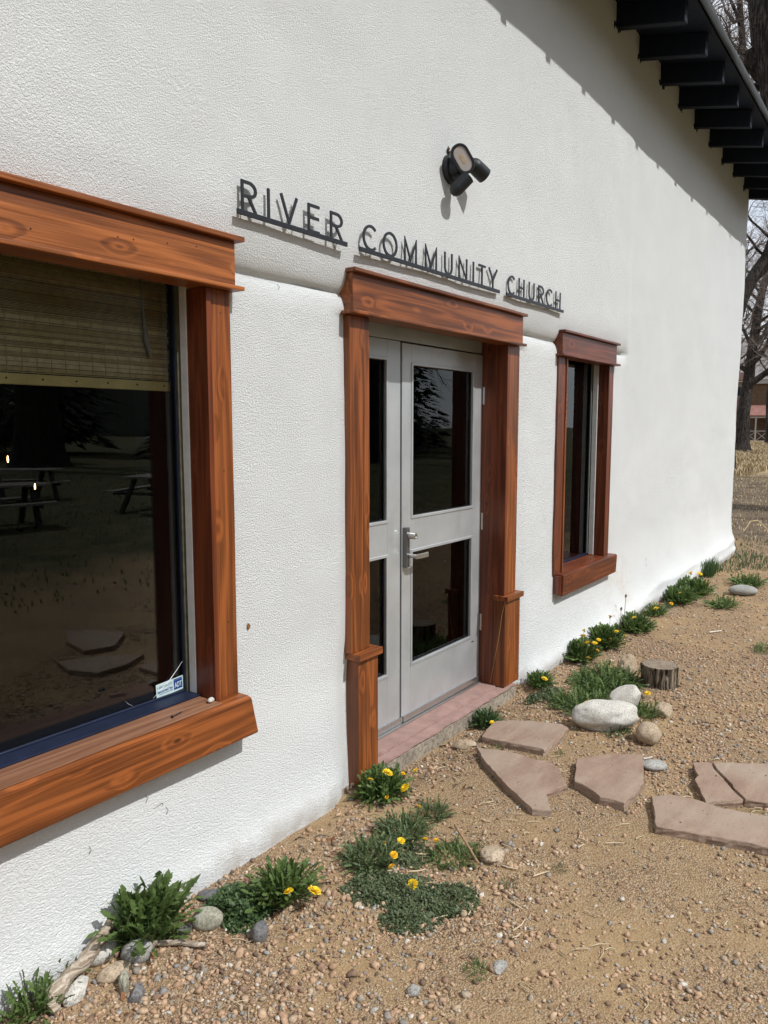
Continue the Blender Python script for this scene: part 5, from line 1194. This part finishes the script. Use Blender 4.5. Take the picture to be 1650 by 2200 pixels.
# ------------------------------------------------------------------ bare trees
def tree(name, base, label, trunk_pts, trunk_r, limbs, seed, levels=4, twig_mat=None, spread=.75, kids=(5, 5, 5, 4), ratio=.56, group=None, bark=None, minr=.004, droop=.0, extra=()):
    """trunk_pts: world points of the main stem; limbs leave it in its upper part and branch on"""
    r_ = np.random.default_rng(seed); T = Tubes(); Cr = Tubes(); t = empty(name, base); tag(t, label, "tree", group)
    P = np.array(trunk_pts, float); k = np.linspace(0, 1, len(P)); kk = np.linspace(0, 1, 26); Q = np.stack([np.interp(kk, k, P[:, i]) for i in range(3)], 1)
    sm_ = Q.copy(); sm_[1:-1] = (Q[:-2] + 2 * Q[1:-1] + Q[2:]) / 4; Q = sm_; R = np.interp(kk, np.linspace(0, 1, len(trunk_r)), trunk_r)
    R = R * (1 + .5 * np.clip(1 - kk * 12, 0, 1)); T.add(Q, R, 14, .035)
    def branch(p, d, L, r, lev):
        n = 6 if lev < 2 else 4; pts = [p]; dd = d / np.linalg.norm(d)
        for i in range(n):
            dd = dd + r_.normal(0, .17 if lev < 2 else .22, 3) + np.array([0, 0, .07 - droop * (lev > 1)]); dd /= np.linalg.norm(dd); pts.append(pts[-1] + dd * L / n)
        pts = np.array(pts); rad = np.linspace(r, max(r * .35, minr * .6), n + 1)
        (T if lev == 0 else Cr).add(pts, rad, 7 if lev == 0 else 5 if lev == 1 else 3)
        if lev >= levels - 1: return
        for j in range(kids[min(lev, len(kids) - 1)]):
            f_ = r_.uniform(.25, 1.0); q_ = np.array([np.interp(f_ * n, np.arange(n + 1), pts[:, i]) for i in range(3)]); s = r_.normal(0, 1, 3); s /= np.linalg.norm(s)
            a = (pts[-1] - pts[0]) / np.linalg.norm(pts[-1] - pts[0]); nd = a * (1 - spread * .5) + s * spread
            branch(q_, nd, L * ratio * r_.uniform(.7, 1.2), max(r * (1 - .55 * f_) * .55, minr), lev + 1)
    for (f_, d, L, r) in limbs:
        q_ = np.array([np.interp(f_, kk, Q[:, i]) for i in range(3)]); branch(q_, np.array(d, float), L, r, 0)
    for (pts, rad) in extra: T.add(pts, rad, 8, .06)
    c = np.array(base, float); T.V = [v - c for v in T.V]; Cr.V = [v - c for v in Cr.V]
    obj("trunk", T.mesh("trunk", bark or BARK), t, base); obj("crown", Cr.mesh("crown", twig_mat or TWIG, False), t, base)
    return t
def rand_limbs(n, L, r, seed, lo=.4, up=.7):
    r_ = random.Random(seed); out = []
    for i in range(n):
        a = r_.uniform(0, 6.28); f_ = lo + (1 - lo) * (i + r_.random()) / n; out.append((f_, (math.cos(a), math.sin(a), r_.uniform(up * .4, up * 1.6)), L * r_.uniform(.7, 1.2) * (1.25 - .5 * f_), r * (1.2 - .6 * f_)))
    return out
tree("cottonwood_tree", (18.75, -1.25, GZ), "thick cottonwood with deeply ridged bark leaning towards the eave", [(18.75, -1.25, GZ), (18.8, -.75, 2.4), (18.82, -.36, 4.8), (18.65, .45, 7.75), (18.6, .80, 9.1), (18.6, 1.06, 10.5), (18.65, 1.25, 12)], [.66, .60, .57, .54, .50, .47, .42],
     [(.55, (-.2, 1, .3), 3.2, .10), (.62, (-.1, 1, .25), 2.6, .07), (.9, (-.4, .9, .8), 5, .2), (.95, (.3, -1, .8), 5, .2), (1.0, (.1, .4, 1), 5, .26), (1.0, (-.1, -.5, 1), 5, .24)], 41, 5, TWIG, extra=[([(18.62, .75, 8.9), (18.55, 1.15, 9.15), (18.5, 1.38, 9.4), (18.48, 1.45, 9.62)], [.26, .24, .17, .10])])
tree("cottonwood_tree", (54.3, 7.9, GZ), "twisting dark tree standing before the far house", [(54.3, 7.95, -.4), (54.55, 7.98, 2.2), (55.0, 7.85, 4.6), (55.3, 7.75, 7.0), (55.8, 7.55, 9.8), (56.4, 7.2, 12.5)], [.58, .40, .34, .30, .25, .17],
     [(.38, (.2, -1, .75), 7, .22), (.45, (-.2, .9, .7), 6, .16)] + rand_limbs(14, 6.0, .14, 5, .45, .7), 43, 5, TWIG_P, .85)
tree("cottonwood_tree", (36.5, 7.2, GZ), "forked dark tree rising just behind the end wall", [(36.5, 7.2, GZ), (37.2, 6.4, 3.2), (38.0, 5.75, 5.0), (38.57, 5.4, 7.3), (39.0, 4.98, 8.4), (39.5, 4.4, 9.6), (39.9, 4.0, 12.0)], [.50, .44, .38, .33, .28, .22, .12],
     [(.62, (.1, -.9, .7), 4, .10)] + rand_limbs(8, 4.0, .10, 6, .7, .8), 44, 4, TWIG, .8)
# thickets of fine twigs beyond the roof edge
for k, (x, y, h, lab) in enumerate([(30, 1.0, 23, "bare tree with a dense pinkish twig crown above the roof edge"), (33, 4.6, 25, "tall bare tree behind the eave, its twigs filling the sky"), (44, 2.6, 29, "tallest bare tree in the thicket beyond the ridged cottonwood"), (46, 8.6, 18, "bare tree seen between the eave end and the far house"), (66, 5.8, 17, "bare tree rising beside the far house roof"), (64, 10.8, 19, "bare tree in the row behind the far house wing"), (52, 4.4, 15, "slender bare tree between the forked tree and the far house"), (72, 9.0, 18, "pale bare tree whose twigs spread over the far house roof")]):
    r_ = random.Random(60 + k); pts = [(x, y, GZ), (x + r_.uniform(-.5, .5), y + r_.uniform(-.4, .4), h * .25), (x + r_.uniform(-1, 1), y + r_.uniform(-.8, .8), h * .5), (x + r_.uniform(-1, 1), y + r_.uniform(-1, 1), h * .8)]
    tree("bare_tree", (x, y, GZ), lab, pts, [.36, .28, .20, .06], rand_limbs(16, h * .26 if k < 3 else h * .22, .10, 70 + k, .56 if k < 3 else .35, .75), 50 + k, 5 if k < 3 else 4, TWIG_P, .85, (5, 5, 5, 4), .55, "bare trees beyond the building", minr=.006)
# trees across the yard, mirrored in the glass
for k, (x, y, lean, lab) in enumerate([(17.3, -28.0, .06, "leaning tree trunk mirrored in the large window pane"), (20.0, -30.5, -.03, "straight tree trunk mirrored in the large window pane"), (24.0, -24.0, .10, "forked tree mirrored in the upper door pane"), (31.0, -20.0, -.08, "bare tree mirrored in the narrow window")]):
    h = 15; pts = [(x, y, GZ), (x + lean * 4, y, 3.5), (x + lean * 9, y + .3, 7), (x + lean * 16, y + .5, 12)]
    tree("bare_tree", (x, y, GZ), lab, pts, [.55, .42, .32, .12], rand_limbs(9, 5.0, .13, 90 + k, .3, .7), 95 + k, 4, TWIG, .8, (5, 4, 4), .55, "bare trees across the yard")
# dark conifers in front of the hillside opposite
NEEDLE = mat_leaf("conifer_needles", (.010, .022, .010), (.028, .050, .022))
def conifer(x, y, h, lab, seed):
    r_ = np.random.default_rng(seed); t = empty("conifer_tree", (x, y, GZ)); tag(t, lab, "tree", "conifers across the yard")
    T = Tubes(); T.add([(0, 0, 0), (0, 0, h * .5), (0, 0, h)], [h * .022, h * .014, .02], 8); obj("trunk", T.mesh("trunk", BARK), t, (x, y, GZ))
    n = 2600; z = h * (.08 + .92 * r_.random(n) ** 1.3); R = (h - z) * .24 * (.75 + .5 * vnoise(z * 1.7, z * 0, seed)); a = r_.uniform(0, 6.283, n); rr = R * np.sqrt(r_.random(n)) ; s = r_.uniform(.25, .55, n) * h / 14
    P = np.stack([rr * np.cos(a), rr * np.sin(a), z - rr * .25], -1); d = np.stack([np.cos(a), np.sin(a), -.35 + 0 * a], -1); w = np.stack([-np.sin(a), np.cos(a), r_.normal(0, .3, n)], -1) * .35
    V = np.stack([P - w * s[:, None], P + w * s[:, None], P + d * s[:, None] * 1.6], 1).reshape(-1, 3)
    obj("crown", np_mesh("crown", V, np.arange(3 * n).reshape(-1, 3), NEEDLE), t, (x, y, GZ))
for k, (x, y, h) in enumerate([(6, -44, 16), (14, -46, 18), (22, -42, 15), (29, -45, 19), (37, -40, 16), (45, -42, 18), (54, -38, 15), (30, -33, 12), (12, -36, 12), (44, -27, 13), (50, -33, 16), (38, -24.5, 11)]):
    conifer(x, y, h, "dark conifer in the row across the yard, visible only as a reflection", 200 + k)

# ------------------------------------------------------------------ picnic tables across the yard
PLANK = mat_wood("weathered_plank", (.12, .105, .09), (.34, .31, .27)); LEGM = plain("table_leg", (.06, .055, .05), .7)
def picnic(x, y, rz, lab):
    t = empty("picnic_table", (0, 0, 0)); tag(t, lab, "picnic table", "picnic tables across the yard")
    for k in range(4): board("top_plank", -.9, .9, -.37 + k * .19, -.20 + k * .19, .72, .76, PLANK, t, .004)
    for s in (-1, 1): board("bench_plank", -.9, .9, s * .68 - .13, s * .68 + .13, .42, .46, PLANK, t, .004)
    for ex in (-.62, .62):
        board("crossbeam", ex - .02, ex + .02, -.78, .78, .36, .418, LEGM, t, .003)
        for s in (-1, 1):
            bm = bmesh.new(); A = [(ex - .045, s * .62, 0), (ex + .045, s * .62, 0), (ex + .045, s * .53, 0), (ex - .045, s * .53, 0)]; B = [(a, b - s * .38, .719) for a, b, _ in A]
            va = [bm.verts.new(p) for p in A]; vb = [bm.verts.new(p) for p in B]; bm.faces.new(va); bm.faces.new(vb)
            for i in range(4): bm.faces.new((va[i], va[(i + 1) % 4], vb[(i + 1) % 4], vb[i]))
            bmesh.ops.recalc_face_normals(bm, faces=bm.faces[:]); bm_obj("leg", bm, LEGM, t)
    t.location = (x, y, GZ); t.rotation_euler = (0, 0, rz)
picnic(7.05, -11.1, .25, "nearer weathered picnic table mirrored in the large window")
picnic(10.1, -15.6, .1, "farther weathered picnic table mirrored in the large window")
picnic(10.6, -10.9, -.3, "weathered picnic table mirrored beside the alarm sticker side of the window")

# ------------------------------------------------------------------ the far house
HRED = plain("red_roofing", (.23, .115, .095), .85, .2, 0, .2, 3); HWALL = plain("brown_siding", (.115, .075, .048), .85, .2, 0, .2, 3); HWHITE = plain("old_white_trim", (.36, .34, .32), .8, .2); HGREY = plain("grey_roofing", (.20, .19, .185), .8, .2); HDARK = plain("dark_opening", (.012, .012, .013), .4, .4); HTAN = plain("tan_stone_wall", (.30, .22, .155), .9, .2, 0, .3, 4)
house = empty("far_house", (82.3, 12.0, .35)); tag(house, "brown house with red porch roof and white railing beyond the meadow", "house")
hp = Vector((82.3, 12.0, .35)); hang = math.radians(9.4)
ex_ = Vector((math.sin(hang), -math.cos(hang), 0)); ey_ = Vector((math.cos(hang), math.sin(hang), 0))
def hbox(name, a, b, mat, parent=None, roof=None):
    """a, b: (across, away, up) corners in the house's own frame"""
    bm = bmesh.new(); vs_ = []
    for zz in (0, 1):
        for (i, j) in ((0, 0), (1, 0), (1, 1), (0, 1)):
            z = (a[2], b[2])[zz]
            if roof and j == 1: z += roof
            vs_.append(bm.verts.new(ex_ * (a[0], b[0])[i] + ey_ * (a[1], b[1])[j] + Vector((0, 0, z))))
    for f_ in ((0, 1, 2, 3), (4, 5, 6, 7), (0, 1, 5, 4), (1, 2, 6, 5), (2, 3, 7, 6), (3, 0, 4, 7)): bm.faces.new([vs_[k] for k in f_])
    bmesh.ops.recalc_face_normals(bm, faces=bm.faces[:]); return bm_obj(name, bm, mat, parent or house, hp)
wl = hbox("wall", (-.9, 2.2, -.4), (9, 8, 5.7), HWALL)
hbox("porch_roof", (-1.3, -.15, 2.38), (9.4, 2.19, 2.50), HRED, None, 1.05)
hbox("eave_board", (-1.2, 1.9, 5.62), (9.4, 2.15, 5.85), HWHITE); hbox("roof", (-1.2, 1.85, 5.88), (9.4, 8.4, 6.05), HGREY, None, 2.6)
hbox("porch_floor", (-1.2, -.1, -.3), (9.3, 2.19, .02), HWHITE)
hbox("porch_beam", (-1.2, -.05, 2.22), (9.3, .08, 2.37), HWHITE)
for xx in (-1.0, .0, 2.1, 4.2, 6.3): hbox("porch_post", (xx - .07, -.04, .03), (xx + .07, .06, 2.21), HWHITE)
hbox("porch_rail", (-.9, -.02, .92), (6.3, .04, 1.0), HWHITE)
for xx in np.arange(-1.0, 6.0, 1.05):
    for s in (-1, 1):
        bm = bmesh.new(); a = ex_ * (xx + .05) + Vector((0, 0, .05 if s > 0 else .9)); b = ex_ * (xx + 1.0) + Vector((0, 0, .9 if s > 0 else .05)); w = Vector((0, 0, .035)); d = ey_ * (.03 if s > 0 else .055)
        v_ = [bm.verts.new(p) for p in (a - w, b - w, b + w, a + w)]; v2 = [bm.verts.new(p + d) for p in (a - w, b - w, b + w, a + w)]
        bm.faces.new(v_[::-1]); bm.faces.new(v2)
        for i in range(4): bm.faces.new((v_[i], v_[(i + 1) % 4], v2[(i + 1) % 4], v2[i]))
        bmesh.ops.recalc_face_normals(bm, faces=bm.faces[:]); bm_obj("rail_brace", bm, HWHITE, house, hp)
hbox("porch_door", (1.0, 2.12, .03), (1.95, 2.19, 2.1), HDARK); hbox("porch_window", (3.0, 2.12, .9), (4.4, 2.19, 2.0), HDARK)
hbox("wing_wall", (-5.6, 3.0, -.4), (-.91, 7.5, 2.6), HTAN); hbox("wing_roof", (-6.0, 2.5, 2.62), (-.92, 5.0, 2.75), HRED, None, 1.5)
hbox("wing_upper_wall", (-5.2, 4.6, 4.1), (-.93, 7.5, 6.0), HTAN); w_ = hbox("window", (-2.9, 4.5, 4.45), (-1.5, 4.59, 5.6), HWHITE); hbox("window_pane", (-2.8, 4.46, 4.55), (-1.6, 4.495, 5.5), HDARK, w_)
hbox("wing_upper_roof", (-5.6, 4.2, 6.02), (-.94, 7.8, 6.15), HRED, None, 1.0)
